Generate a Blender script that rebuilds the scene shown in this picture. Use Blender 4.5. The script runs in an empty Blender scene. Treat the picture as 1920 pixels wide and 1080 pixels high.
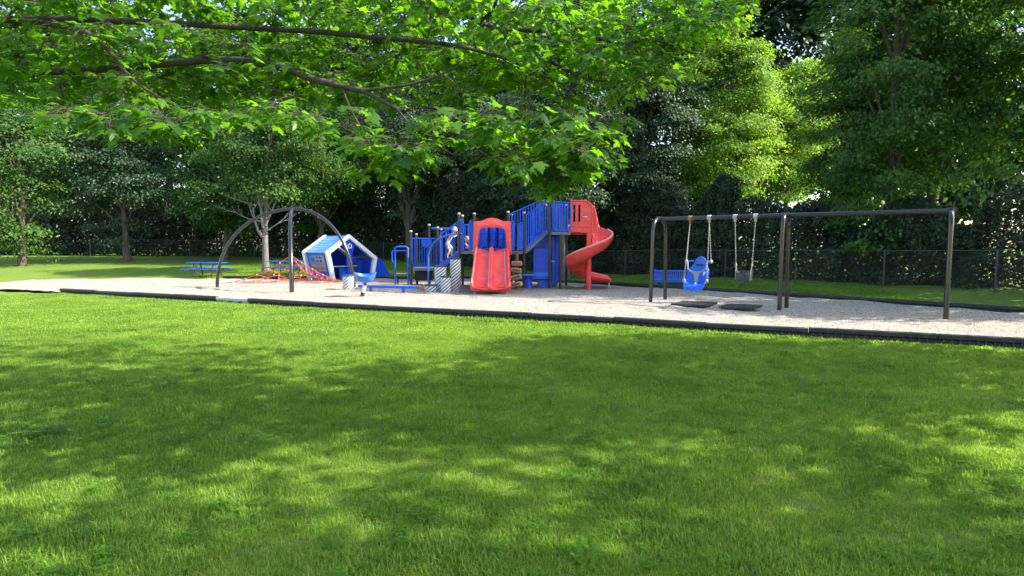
import bpy, bmesh, math, random
import numpy as np
from mathutils import Vector, Matrix, noise

random.seed(7)
RNG = np.random.default_rng(11)
SC = bpy.context.scene
COL = SC.collection
V = Vector
R = math.radians

# ------------------------------------------------------------------ camera model (used to read sizes off the photograph)
F, HC, PITCH = 1100.0, 1.6, math.atan(78 / 1100)
CP, SP = math.cos(PITCH), math.sin(PITCH)


def W(px, py, d):
    u, v = (px - 960) / F, (py - 540) / F
    t = d / (CP - v * SP)
    return V((u * t, d, HC + t * (-SP - v * CP)))


def G(px, py, z=0.0):
    u, v = (px - 960) / F, (py - 540) / F
    t = (HC - z) / (SP + v * CP)
    return V((u * t, (CP - v * SP) * t, z))


def project(P):
    P = np.asarray(P, float)
    y, z = P[:, 1], P[:, 2] - HC
    dep = y * CP - z * SP
    up = y * SP + z * CP
    dep = np.where(dep < 0.05, 0.05, dep)
    return 960 + F * P[:, 0] / dep, 540 - F * up / dep, dep


SUN_AZ, SUN_EL = R(-3), R(38)
SUN = V((math.cos(SUN_EL) * math.cos(SUN_AZ), math.cos(SUN_EL) * math.sin(SUN_AZ), math.sin(SUN_EL)))

# ------------------------------------------------------------------ object helpers


def tag(o, label=None, cat=None, group=None, kind=None):
    if label: o['label'] = label
    if cat: o['category'] = cat
    if group: o['group'] = group
    if kind: o['kind'] = kind
    return o


def thing(name, loc, label, cat, group=None):
    o = bpy.data.objects.new(name, None)
    COL.objects.link(o)
    o.location = loc
    o.empty_display_size = 0.2
    return tag(o, label, cat, group)


def root_loc(o):
    p = V((0, 0, 0))
    while o is not None:
        p = p + V(o.location)
        o = o.parent
    return p


class MB:
    def __init__(s):
        s.v, s.f = [], []

    def add(s, vs, fs):
        n = len(s.v)
        s.v += [V(p) for p in vs]
        s.f += [tuple(i + n for i in f) for f in fs]
        return s

    def box(s, c, size, M=None):
        c = V(c)
        hx, hy, hz = size[0] / 2, size[1] / 2, size[2] / 2
        vs = [V((x, y, z)) for x in (-hx, hx) for y in (-hy, hy) for z in (-hz, hz)]
        if M is not None: vs = [M @ p for p in vs]
        return s.add([c + p for p in vs], [(0, 1, 3, 2), (4, 6, 7, 5), (0, 4, 5, 1), (2, 3, 7, 6), (0, 2, 6, 4), (1, 5, 7, 3)])

    def bar(s, p0, p1, w, h, up=(0, 0, 1)):
        p0, p1 = V(p0), V(p1)
        d = (p1 - p0).normalized()
        side = d.cross(V(up))
        if side.length < 1e-4: side = d.cross(V((0, 1, 0)))
        side.normalize()
        u = side.cross(d).normalized()
        vs = []
        for p in (p0, p1):
            for a, b in ((-1, -1), (1, -1), (1, 1), (-1, 1)):
                vs.append(p + side * (a * w / 2) + u * (b * h / 2))
        return s.add(vs, [(0, 1, 2, 3)[::-1], (4, 5, 6, 7), (0, 1, 5, 4), (1, 2, 6, 5), (2, 3, 7, 6), (3, 0, 4, 7)])

    def tube(s, pts, r, n=10, caps=True, closed=False):
        pts = [V(p) for p in pts]
        m = len(pts)
        rs = list(r) if hasattr(r, '__len__') else [r] * m
        tang = []
        for i in range(m):
            a = pts[max(0, i - 1)] if not closed else pts[i - 1]
            b = pts[min(m - 1, i + 1)] if not closed else pts[(i + 1) % m]
            t = (b - a)
            tang.append(t.normalized() if t.length > 1e-9 else V((0, 0, 1)))
        ref = V((0, 0, 1)) if abs(tang[0].z) < 0.9 else V((0, 1, 0))
        nx = tang[0].cross(ref).normalized()
        vs = []
        for i in range(m):
            t = tang[i]
            nx = (nx - t * nx.dot(t))
            nx = nx.normalized() if nx.length > 1e-6 else t.orthogonal().normalized()
            ny = t.cross(nx)
            for k in range(n):
                a = 2 * math.pi * k / n
                vs.append(pts[i] + (nx * math.cos(a) + ny * math.sin(a)) * rs[i])
        fs = []
        for i in range(m if closed else m - 1):
            j = (i + 1) % m
            for k in range(n):
                l = (k + 1) % n
                fs.append((i * n + k, i * n + l, j * n + l, j * n + k))
        if caps and not closed:
            fs.append(tuple(range(n))[::-1])
            fs.append(tuple((m - 1) * n + k for k in range(n)))
        return s.add(vs, fs)

    def prism(s, poly, o, u, v, d):
        o, u, v, d = V(o), V(u), V(v), V(d)
        a = [o + u * x + v * y for x, y in poly]
        n = len(a)
        vs = a + [p + d for p in a]
        fs = [tuple(range(n))[::-1], tuple(range(n, 2 * n))]
        fs += [(i, (i + 1) % n, n + (i + 1) % n, n + i) for i in range(n)]
        return s.add(vs, fs)

    def ring(s, outer, inner, o, u, v, d):
        o, u, v, d = V(o), V(u), V(v), V(d)
        n = len(outer)
        A = [o + u * x + v * y for x, y in outer]
        B = [o + u * x + v * y for x, y in inner]
        vs = A + B + [p + d for p in A] + [p + d for p in B]
        fs = []
        for i in range(n):
            j = (i + 1) % n
            fs += [(i, n + i, n + j, j), (2 * n + i, 2 * n + j, 3 * n + j, 3 * n + i), (i, j, 2 * n + j, 2 * n + i), (n + i, 3 * n + i, 3 * n + j, n + j)]
        return s.add(vs, fs)

    def loft(s, secs, closed_sec=True, caps=True):
        n = len(secs[0])
        vs = [p for sec in secs for p in sec]
        fs = []
        for i in range(len(secs) - 1):
            for k in range(n if closed_sec else n - 1):
                l = (k + 1) % n
                fs.append((i * n + k, i * n + l, (i + 1) * n + l, (i + 1) * n + k))
        if caps and closed_sec:
            fs.append(tuple(range(n))[::-1])
            fs.append(tuple((len(secs) - 1) * n + k for k in range(n)))
        return s.add(vs, fs)

    def lathe(s, prof, c, n=24, wob=None):
        c = V(c)
        vs, fs = [], []
        for r, z in prof:
            for k in range(n):
                a = 2 * math.pi * k / n
                p = V((r * math.cos(a), r * math.sin(a), z))
                if wob: p = wob(p, a, r, z)
                vs.append(c + p)
        for i in range(len(prof) - 1):
            for k in range(n):
                l = (k + 1) % n
                fs.append((i * n + k, i * n + l, (i + 1) * n + l, (i + 1) * n + k))
        fs.append(tuple(range(n))[::-1])
        fs.append(tuple((len(prof) - 1) * n + k for k in range(n)))
        return s.add(vs, fs)

    def build(s, name, mat, parent=None, bevel=0.0, smooth=40, origin=None, solid=0.0, seg=2):
        off = root_loc(parent) if parent is not None else V(origin) if origin is not None else V((0, 0, 0))
        me = bpy.data.meshes.new(name)
        me.from_pydata([tuple(p - off) for p in s.v], [], s.f)
        bm = bmesh.new(); bm.from_mesh(me)
        bmesh.ops.recalc_face_normals(bm, faces=bm.faces)
        bm.to_mesh(me); bm.free()
        me.update()
        if smooth:
            me.shade_smooth()
            me.set_sharp_from_angle(angle=R(smooth))
        me.materials.append(mat)
        o = bpy.data.objects.new(name, me)
        COL.objects.link(o)
        if parent is not None: o.parent = parent
        elif origin is not None: o.location = off
        if solid:
            m = o.modifiers.new('Solidify', 'SOLIDIFY'); m.thickness = solid; m.offset = 0
        if bevel:
            m = o.modifiers.new('Bevel', 'BEVEL'); m.width = bevel; m.segments = seg; m.limit_method = 'ANGLE'; m.angle_limit = R(40)
            m.harden_normals = False
        return o


def fast_mesh(name, verts, faces, mat, parent=None, tint=None, smooth=False, origin=(0, 0, 0)):
    off = np.array(root_loc(parent)) if parent is not None else np.array(origin, float)
    verts = np.asarray(verts, np.float32) - off.astype(np.float32)
    faces = np.asarray(faces, np.int32)
    m, k = faces.shape
    me = bpy.data.meshes.new(name)
    me.vertices.add(len(verts)); me.vertices.foreach_set('co', verts.ravel())
    me.loops.add(m * k); me.loops.foreach_set('vertex_index', faces.ravel())
    me.polygons.add(m)
    me.polygons.foreach_set('loop_start', np.arange(0, m * k, k, dtype=np.int32))
    me.polygons.foreach_set('loop_total', np.full(m, k, np.int32))
    if smooth: me.polygons.foreach_set('use_smooth', np.ones(m, bool))
    me.update(calc_edges=True)
    if tint is not None:
        a = me.attributes.new('tint', 'FLOAT', 'POINT'); a.data.foreach_set('value', np.asarray(tint, np.float32))
    me.materials.append(mat)
    o = bpy.data.objects.new(name, me)
    COL.objects.link(o)
    if parent is not None: o.parent = parent
    else: o.location = off
    return o


# ------------------------------------------------------------------ materials
def node_mat(name):
    m = bpy.data.materials.new(name)
    m.use_nodes = True
    nt = m.node_tree
    nt.nodes.clear()
    out = nt.nodes.new('ShaderNodeOutputMaterial')
    return m, nt, out


def N(nt, t, **kw):
    n = nt.nodes.new(t)
    for k, v in kw.items():
        if k.startswith('i_'):
            key = k[2:].replace('_', ' ')
            n.inputs[key].default_value = v
        else:
            setattr(n, k, v)
    return n


def ramp(nt, fac, stops):
    r = N(nt, 'ShaderNodeValToRGB')
    e = r.color_ramp.elements
    while len(e) < len(stops): e.new(0.5)
    for el, (p, c) in zip(e, stops):
        el.position = p
        el.color = (*c, 1) if len(c) == 3 else c
    nt.links.new(fac, r.inputs[0])
    return r.outputs[0]


def mixc(nt, fac, a, b, mode='MIX'):
    m = N(nt, 'ShaderNodeMix', data_type='RGBA', blend_type=mode)
    for sock, val in ((m.inputs[0], fac), (m.inputs[6], a), (m.inputs[7], b)):
        if hasattr(val, 'is_linked'): nt.links.new(val, sock)
        elif isinstance(val, (int, float)): sock.default_value = val
        else: sock.default_value = (*val, 1)
    return m.outputs[2]


def surf(name, col, rough=0.45, var=0.12, scale=6.0, bump=0.0, bscale=60, metal=0.0, dirt=None, dirt_amt=0.3, spec=0.5, coat=0.0):
    """plastic / painted / powder coated surface with mottled wear"""
    m, nt, out = node_mat(name)
    L = nt.links.new
    tc = N(nt, 'ShaderNodeTexCoord')
    no = N(nt, 'ShaderNodeTexNoise', i_Scale=scale, i_Detail=6.0, i_Roughness=0.6)
    L(tc.outputs['Object'], no.inputs['Vector'])
    dark = tuple(c * (1 - var * 1.6) for c in col)
    lite = tuple(min(1, c * (1 + var) + 0.02 * var) for c in col)
    c = ramp(nt, no.outputs['Fac'], [(0.3, dark), (0.55, col), (0.75, lite)])
    if dirt:
        n2 = N(nt, 'ShaderNodeTexNoise', i_Scale=scale * 2.7, i_Detail=8.0, i_Roughness=0.7)
        L(tc.outputs['Object'], n2.inputs['Vector'])
        f = ramp(nt, n2.outputs['Fac'], [(0.5, (0, 0, 0)), (0.72, (dirt_amt,) * 3)])
        c = mixc(nt, f, c, dirt)
    b = N(nt, 'ShaderNodeBsdfPrincipled')
    L(c, b.inputs['Base Color'])
    rr = ramp(nt, no.outputs['Fac'], [(0.3, (rough * 0.85,) * 3), (0.7, (min(1, rough * 1.2),) * 3)])
    L(rr, b.inputs['Roughness'])
    b.inputs['Metallic'].default_value = metal
    b.inputs['Specular IOR Level'].default_value = spec
    b.inputs['Coat Weight'].default_value = coat
    if bump:
        n3 = N(nt, 'ShaderNodeTexNoise', i_Scale=bscale, i_Detail=4.0)
        L(tc.outputs['Object'], n3.inputs['Vector'])
        bp = N(nt, 'ShaderNodeBump', i_Strength=bump, i_Distance=0.01)
        L(n3.outputs['Fac'], bp.inputs['Height'])
        L(bp.outputs[0], b.inputs['Normal'])
    L(b.outputs[0], out.inputs[0])
    return m


def leaf_mat(name, lo, hi, trans=0.45, tmul=(1.3, 1.6, 0.5), rough=0.45, spec=0.35, pscale=0.5):
    """leaf: colour from the per-leaf tint, part of the light passing through"""
    m, nt, out = node_mat(name)
    L = nt.links.new
    at = N(nt, 'ShaderNodeAttribute', attribute_name='tint')
    geo = N(nt, 'ShaderNodeNewGeometry')
    no = N(nt, 'ShaderNodeTexNoise', i_Scale=pscale, i_Detail=3.0)
    L(geo.outputs['Position'], no.inputs['Vector'])
    mth = N(nt, 'ShaderNodeMath', operation='MULTIPLY_ADD')
    L(no.outputs['Fac'], mth.inputs[0]); mth.inputs[1].default_value = 0.9
    sub = N(nt, 'ShaderNodeMath', operation='SUBTRACT'); L(at.outputs['Fac'], sub.inputs[0]); sub.inputs[1].default_value = 0.45
    L(sub.outputs[0], mth.inputs[2])
    c = ramp(nt, mth.outputs[0], [(0.1, lo), (0.9, hi)])
    b = N(nt, 'ShaderNodeBsdfPrincipled')
    L(c, b.inputs['Base Color'])
    b.inputs['Roughness'].default_value = rough
    b.inputs['Specular IOR Level'].default_value = spec
    t = N(nt, 'ShaderNodeBsdfTranslucent')
    tcol = mixc(nt, 1.0, c, tmul, 'MULTIPLY')
    L(tcol, t.inputs[0])
    mx = N(nt, 'ShaderNodeMixShader'); mx.inputs[0].default_value = trans
    L(b.outputs[0], mx.inputs[1]); L(t.outputs[0], mx.inputs[2])
    L(mx.outputs[0], out.inputs[0])
    return m


def bark_mat(name, c0, c1):
    m, nt, out = node_mat(name)
    L = nt.links.new
    tc = N(nt, 'ShaderNodeTexCoord')
    mp = N(nt, 'ShaderNodeMapping'); mp.inputs['Scale'].default_value = (9, 9, 1.6)
    L(tc.outputs['Object'], mp.inputs[0])
    no = N(nt, 'ShaderNodeTexNoise', i_Scale=2.0, i_Detail=8.0, i_Roughness=0.65)
    L(mp.outputs[0], no.inputs['Vector'])
    c = ramp(nt, no.outputs['Fac'], [(0.32, c0), (0.62, c1), (0.8, tuple(min(1, k * 1.35) for k in c1))])
    b = N(nt, 'ShaderNodeBsdfPrincipled'); b.inputs['Roughness'].default_value = 0.9
    L(c, b.inputs['Base Color'])
    bp = N(nt, 'ShaderNodeBump', i_Strength=0.9, i_Distance=0.03)
    L(no.outputs['Fac'], bp.inputs['Height']); L(bp.outputs[0], b.inputs['Normal'])
    L(b.outputs[0], out.inputs[0])
    return m


M = {}
M['blue'] = surf('blue_plastic', (0.006, 0.070, 0.62), 0.36, 0.14, 5, dirt=(0.06, 0.16, 0.55), dirt_amt=0.2, bump=0.05)
M['blue_coat'] = surf('blue_powder_coat', (0.010, 0.095, 0.66), 0.4, 0.12, 8, dirt=(0.08, 0.2, 0.6), dirt_amt=0.2)
M['sky_blue'] = surf('light_blue_plastic', (0.026, 0.165, 0.62), 0.33, 0.10, 6, dirt=(0.25, 0.36, 0.5), dirt_amt=0.25)
M['roof_blue'] = surf('roof_light_blue', (0.17, 0.42, 0.78), 0.42, 0.08, 4, dirt=(0.35, 0.45, 0.55), dirt_amt=0.3)
M['seat_blue'] = surf('royal_blue_seat_plastic', (0.012, 0.115, 0.66), 0.34, 0.10, 6, dirt=(0.1, 0.25, 0.6), dirt_amt=0.2)
M['white'] = surf('white_plastic', (0.74, 0.77, 0.80), 0.5, 0.06, 4, dirt=(0.42, 0.42, 0.38), dirt_amt=0.35)
M['red'] = surf('red_rotomoulded_plastic', (0.86, 0.070, 0.058), 0.34, 0.10, 2.2, dirt=(0.85, 0.26, 0.22), dirt_amt=0.45, bump=0.04)
M['red_worn_sheen'] = surf('worn_sky_sheen_red_plastic', (0.86, 0.30, 0.26), 0.33, 0.08, 5, dirt=(0.8, 0.32, 0.28), dirt_amt=0.4)  # rim colour: wear and sky reflection both put into the pale pink
M['black'] = surf('black_powder_coat', (0.012, 0.012, 0.014), 0.22, 0.2, 8, dirt=(0.06, 0.06, 0.07), dirt_amt=0.15, coat=0.5)
M['post'] = surf('brown_black_post', (0.022, 0.018, 0.017), 0.35, 0.2, 8, dirt=(0.16, 0.12, 0.09), dirt_amt=0.3)
M['cap'] = surf('grey_cap', (0.45, 0.43, 0.40), 0.5)
M['deck'] = surf('grey_deck_coating', (0.15, 0.16, 0.19), 0.6, 0.15, 10, bump=0.2)
M['rubber'] = surf('black_rubber', (0.022, 0.023, 0.028), 0.75, 0.25, 14, bump=0.4, dirt=(0.13, 0.12, 0.11), dirt_amt=0.3)
M['timber'] = surf('black_edging_plastic', (0.016, 0.017, 0.022), 0.5, 0.25, 6, dirt=(0.11, 0.11, 0.11), dirt_amt=0.35, bump=0.2)
M['timber_pale'] = surf('bleached_edging_plastic', (0.52, 0.52, 0.50), 0.6, 0.1, 6, dirt=(0.25, 0.24, 0.2), dirt_amt=0.4)
M['hole'] = surf('hollow_dark', (0.012, 0.012, 0.012), 0.8)
M['galv'] = surf('galvanised_steel', (0.42, 0.43, 0.44), 0.45, 0.12, 20, metal=0.6)
M['wire'] = surf('dark_fence_wire', (0.035, 0.038, 0.036), 0.6, 0.2, 20)
M['fence_post'] = surf('weathered_fence_pipe', (0.05, 0.053, 0.05), 0.6, 0.2, 20)
M['rust'] = surf('rusty_clamp', (0.33, 0.14, 0.07), 0.75, 0.25, 20)
M['chain'] = surf('pale_coated_chain', (0.42, 0.40, 0.37), 0.55, 0.2, 30)
M['grey_plastic'] = surf('grey_panel_plastic', (0.24, 0.27, 0.33), 0.5, 0.1, 6, dirt=(0.2, 0.2, 0.2), dirt_amt=0.3)
M['dark_grey'] = surf('dark_grey_seat_rubber', (0.045, 0.05, 0.062), 0.55, 0.15, 12)
M['rope'] = surf('red_rope', (0.50, 0.10, 0.04), 0.8, 0.2, 30, bump=0.4)
M['knot'] = surf('pale_rope_clamp', (0.60, 0.53, 0.46), 0.5)
M['pod_top'] = surf('pod_top', (0.05, 0.05, 0.055), 0.7, 0.2, 12)
M['wood_tread'] = surf('wood_look_tread', (0.42, 0.30, 0.22), 0.65, 0.22, 9, dirt=(0.25, 0.1, 0.06), dirt_amt=0.4, bump=0.25)
M['wood_post'] = surf('brown_timber_post', (0.21, 0.09, 0.045), 0.75, 0.3, 9, bump=0.3)
M['orange'] = surf('faded_red_panel', (0.45, 0.10, 0.07), 0.55, 0.2, 15)
M['skin'] = surf('skin', (0.74, 0.50, 0.40), 0.5, 0.06, 5)
M['hair_blond'] = surf('blond_hair', (0.55, 0.40, 0.20), 0.5, 0.25, 25)
M['hair_pale'] = surf('pale_blond_hair', (0.62, 0.50, 0.32), 0.5, 0.25, 25)
M['cloth_pink'] = surf('pink_cotton', (0.62, 0.33, 0.30), 0.85, 0.1, 9)
M['cloth_teal'] = surf('turquoise_cotton', (0.10, 0.36, 0.55), 0.85, 0.5, 22)
M['cloth_navy'] = surf('navy_cotton', (0.03, 0.035, 0.07), 0.85, 0.1, 9)
M['eye'] = surf('eye_dark', (0.02, 0.015, 0.012), 0.3)
M['lip'] = surf('lip', (0.5, 0.2, 0.17), 0.5)
M['sticker'] = surf('white_sticker', (0.75, 0.75, 0.78), 0.4)
M['sticker_blue'] = surf('blue_sticker', (0.06, 0.08, 0.35), 0.4)
M['bark'] = bark_mat('dark_bark', (0.035, 0.028, 0.022), (0.13, 0.105, 0.085))
M['bark_grey'] = bark_mat('grey_bark', (0.08, 0.072, 0.06), (0.21, 0.19, 0.165))
M['bark_maple'] = bark_mat('maple_bark', (0.020, 0.015, 0.012), (0.060, 0.045, 0.035))
M['dead_wood'] = bark_mat('dead_twig_wood', (0.11, 0.10, 0.09), (0.26, 0.24, 0.215))
M['leaf_near'] = leaf_mat('maple_leaf', (0.026, 0.084, 0.010), (0.092, 0.195, 0.018), 0.57, (2.8, 2.8, 0.8), 0.42, 0.3, 0.9)
M['leaf_mid'] = leaf_mat('green_leaf', (0.030, 0.082, 0.020), (0.105, 0.190, 0.042), 0.35, (1.4, 1.6, 0.6), 0.6, 0.15)
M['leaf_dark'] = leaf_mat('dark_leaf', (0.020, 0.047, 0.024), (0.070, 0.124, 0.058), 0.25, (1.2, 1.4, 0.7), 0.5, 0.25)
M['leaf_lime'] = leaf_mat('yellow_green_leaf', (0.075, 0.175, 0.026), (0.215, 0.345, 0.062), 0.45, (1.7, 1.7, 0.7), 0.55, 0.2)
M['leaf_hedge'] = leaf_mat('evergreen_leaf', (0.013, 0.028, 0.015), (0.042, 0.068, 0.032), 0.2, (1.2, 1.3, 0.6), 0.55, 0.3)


def pod_mat():
    m, nt, out = node_mat('diagonal_stripe_wrap')
    L = nt.links.new
    tc = N(nt, 'ShaderNodeTexCoord')
    sp = N(nt, 'ShaderNodeSeparateXYZ'); L(tc.outputs['Object'], sp.inputs[0])
    at = N(nt, 'ShaderNodeMath', operation='ARCTAN2'); L(sp.outputs[1], at.inputs[0]); L(sp.outputs[0], at.inputs[1])
    m1 = N(nt, 'ShaderNodeMath', operation='MULTIPLY'); L(at.outputs[0], m1.inputs[0]); m1.inputs[1].default_value = 8 / (2 * math.pi)
    m2 = N(nt, 'ShaderNodeMath', operation='MULTIPLY'); L(sp.outputs[2], m2.inputs[0]); m2.inputs[1].default_value = -9.0
    ad = N(nt, 'ShaderNodeMath', operation='ADD'); L(m1.outputs[0], ad.inputs[0]); L(m2.outputs[0], ad.inputs[1])
    fr = N(nt, 'ShaderNodeMath', operation='FRACT'); L(ad.outputs[0], fr.inputs[0])
    c = ramp(nt, fr.outputs[0], [(0.0, (0.70, 0.71, 0.74)), (0.52, (0.70, 0.71, 0.74)), (0.58, (0.085, 0.085, 0.095)), (0.94, (0.085, 0.085, 0.095)), (1.0, (0.7, 0.71, 0.74))])
    no = N(nt, 'ShaderNodeTexNoise', i_Scale=9.0, i_Detail=6.0); L(tc.outputs['Object'], no.inputs['Vector'])
    f = ramp(nt, no.outputs['Fac'], [(0.45, (0, 0, 0)), (0.8, (0.5, 0.5, 0.5))])
    c = mixc(nt, f, c, (0.33, 0.31, 0.29))
    b = N(nt, 'ShaderNodeBsdfPrincipled'); b.inputs['Roughness'].default_value = 0.5
    L(c, b.inputs['Base Color']); L(b.outputs[0], out.inputs[0])
    return m


def lawn_mat():
    m, nt, out = node_mat('lawn_soil_and_grass')
    L = nt.links.new
    geo = N(nt, 'ShaderNodeNewGeometry')
    n1 = N(nt, 'ShaderNodeTexNoise', i_Scale=0.6, i_Detail=4.0); L(geo.outputs['Position'], n1.inputs['Vector'])
    n2 = N(nt, 'ShaderNodeTexNoise', i_Scale=26.0, i_Detail=8.0, i_Roughness=0.75); L(geo.outputs['Position'], n2.inputs['Vector'])
    a = ramp(nt, n2.outputs['Fac'], [(0.25, (0.040, 0.080, 0.012)), (0.5, (0.110, 0.190, 0.028)), (0.75, (0.21, 0.300, 0.050))])
    b_ = ramp(nt, n2.outputs['Fac'], [(0.25, (0.055, 0.085, 0.016)), (0.5, (0.140, 0.200, 0.034)), (0.75, (0.240, 0.300, 0.060))])
    f = ramp(nt, n1.outputs['Fac'], [(0.35, (0, 0, 0)), (0.7, (1, 1, 1))])
    c = mixc(nt, f, a, b_)
    b = N(nt, 'ShaderNodeBsdfPrincipled'); b.inputs['Roughness'].default_value = 0.85; b.inputs['Specular IOR Level'].default_value = 0.15
    L(c, b.inputs['Base Color'])
    bp = N(nt, 'ShaderNodeBump', i_Strength=0.8, i_Distance=0.04); L(n2.outputs['Fac'], bp.inputs['Height']); L(bp.outputs[0], b.inputs['Normal'])
    L(b.outputs[0], out.inputs[0])
    return m


def gravel_mat():
    m, nt, out = node_mat('pale_gravel')
    L = nt.links.new
    geo = N(nt, 'ShaderNodeNewGeometry')
    mp = N(nt, 'ShaderNodeMapping'); mp.inputs['Scale'].default_value = (38, 38, 38); L(geo.outputs['Position'], mp.inputs[0])
    vo = N(nt, 'ShaderNodeTexVoronoi', feature='F1'); vo.inputs['Scale'].default_value = 1.0; L(mp.outputs[0], vo.inputs['Vector'])
    sep = N(nt, 'ShaderNodeSeparateColor'); L(vo.outputs['Color'], sep.inputs[0])
    c = ramp(nt, sep.outputs[0], [(0.0, (0.15, 0.135, 0.115)), (0.15, (0.34, 0.31, 0.265)), (0.5, (0.48, 0.44, 0.375)), (0.85, (0.59, 0.545, 0.47)), (1.0, (0.70, 0.67, 0.60))])
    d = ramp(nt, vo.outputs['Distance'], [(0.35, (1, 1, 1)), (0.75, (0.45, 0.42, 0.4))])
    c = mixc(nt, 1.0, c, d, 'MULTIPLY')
    # brown, worn patches where feet have scuffed the chips away
    n1 = N(nt, 'ShaderNodeTexNoise', i_Scale=0.35, i_Detail=5.0, i_Roughness=0.6); L(geo.outputs['Position'], n1.inputs['Vector'])
    f = ramp(nt, n1.outputs['Fac'], [(0.58, (0, 0, 0)), (0.72, (0.55, 0.55, 0.55))])
    c = mixc(nt, f, c, (0.42, 0.29, 0.19))
    at = N(nt, 'ShaderNodeAttribute', attribute_name='tint')
    n3 = N(nt, 'ShaderNodeTexNoise', i_Scale=12.0, i_Detail=5.0, i_Roughness=0.7); L(geo.outputs['Position'], n3.inputs['Vector'])
    br = ramp(nt, n3.outputs['Fac'], [(0.3, (0.07, 0.055, 0.045)), (0.6, (0.26, 0.20, 0.15))])
    c = mixc(nt, at.outputs['Fac'], c, br)
    b = N(nt, 'ShaderNodeBsdfPrincipled'); b.inputs['Roughness'].default_value = 0.9; b.inputs['Specular IOR Level'].default_value = 0.2
    L(c, b.inputs['Base Color'])
    bp = N(nt, 'ShaderNodeBump', i_Strength=1.0, i_Distance=0.03); bp.invert = True
    L(vo.outputs['Distance'], bp.inputs['Height']); L(bp.outputs[0], b.inputs['Normal'])
    L(b.outputs[0], out.inputs[0])
    return m


def blade_mat(name, lo, hi, trans=0.4):
    m, nt, out = node_mat(name)
    L = nt.links.new
    oi = N(nt, 'ShaderNodeObjectInfo')
    at = N(nt, 'ShaderNodeAttribute', attribute_name='tint')
    geo = N(nt, 'ShaderNodeNewGeometry')
    no = N(nt, 'ShaderNodeTexNoise', i_Scale=0.9, i_Detail=4.0); L(geo.outputs['Position'], no.inputs['Vector'])
    a1 = N(nt, 'ShaderNodeMath', operation='MULTIPLY_ADD'); L(oi.outputs['Random'], a1.inputs[0]); a1.inputs[1].default_value = 0.42; L(at.outputs['Fac'], a1.inputs[2])
    a2 = N(nt, 'ShaderNodeMath', operation='MULTIPLY_ADD'); L(no.outputs['Fac'], a2.inputs[0]); a2.inputs[1].default_value = 0.9; L(a1.outputs[0], a2.inputs[2])
    a3 = N(nt, 'ShaderNodeMath', operation='SUBTRACT'); L(a2.outputs[0], a3.inputs[0]); a3.inputs[1].default_value = 0.64
    c = ramp(nt, a3.outputs[0], [(0.05, lo), (0.85, hi), (1.0, (0.26, 0.24, 0.08))])
    b = N(nt, 'ShaderNodeBsdfPrincipled'); b.inputs['Roughness'].default_value = 0.5; b.inputs['Specular IOR Level'].default_value = 0.25
    L(c, b.inputs['Base Color'])
    t = N(nt, 'ShaderNodeBsdfTranslucent'); L(mixc(nt, 1.0, c, (1.6, 1.6, 0.8), 'MULTIPLY'), t.inputs[0])
    mx = N(nt, 'ShaderNodeMixShader'); mx.inputs[0].default_value = trans
    L(b.outputs[0], mx.inputs[1]); L(t.outputs[0], mx.inputs[2]); L(mx.outputs[0], out.inputs[0])
    return m


M['pod'] = pod_mat()
M['lawn'] = lawn_mat()
M['gravel'] = gravel_mat()
M['blade'] = blade_mat('grass_blade', (0.090, 0.195, 0.024), (0.330, 0.460, 0.078), 0.5)
M['weed'] = blade_mat('clover_leaf', (0.045, 0.140, 0.006), (0.120, 0.260, 0.018), 0.35)

# ------------------------------------------------------------------ ground
REAR = [(-60, 28.6), (-14, 28.2), (-2, 28.0), (4.06, 23.6), (6.8, 20.4), (8.7, 17.9), (14, 11.0), (60, 11.0)]
FENCE = [(-60, 45), (-19.8, 40.4), (-8.3, 38.0), (3.5, 27.4), (6.57, 24.9), (10.0, 20.7), (17, 11.5), (60, 11.5)]


def yr(x): return np.interp(x, [p[0] for p in REAR], [p[1] for p in REAR])
def yf(x): return 10.35 + (5 - np.asarray(x, float)) * 0.467
def yfence(x): return np.interp(x, [p[0] for p in FENCE], [p[1] for p in FENCE])


def ground_z(x, y):
    s = np.maximum(0, np.asarray(y, float) - yr(x) - 0.3)
    z = 0.07 * s
    return np.where(z < 0.9, z, 0.9 + 0.25 * (1 - np.exp(-(z - 0.9))))


def gz(x, y): return float(ground_z(x, y))


xs = np.concatenate([-np.geomspace(30, 500, 14)[::-1], np.linspace(-29, 29, 117), np.geomspace(30, 500, 14)])
ys = np.concatenate([-np.geomspace(4, 200, 10)[::-1], np.linspace(-3, 50, 107), np.geomspace(51, 600, 16)])
X, Y = np.meshgrid(xs, ys)
Z = ground_z(X, Y)
Z = Z + np.where((Y < yf(X) - 0.4) & (np.abs(X) < 30) & (Y > -3), 0.012 * (np.sin(X * 1.3 + 0.4 * Y) + np.sin(Y * 1.9 - X * 0.6)), 0)
Z = np.where((Y > yf(X) - 0.1) & (Y < yr(X) + 0.1), -0.12, Z)
nx_, ny_ = len(xs), len(ys)
idx = np.arange(nx_ * ny_).reshape(ny_, nx_)
quads = np.stack([idx[:-1, :-1], idx[:-1, 1:], idx[1:, 1:], idx[1:, :-1]], -1).reshape(-1, 4)
lawn = fast_mesh('lawn', np.stack([X, Y, Z], -1).reshape(-1, 3), quads, M['lawn'], smooth=True)
tag(lawn, 'green mown lawn in front of and behind the playground', 'lawn', kind='structure')

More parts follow.
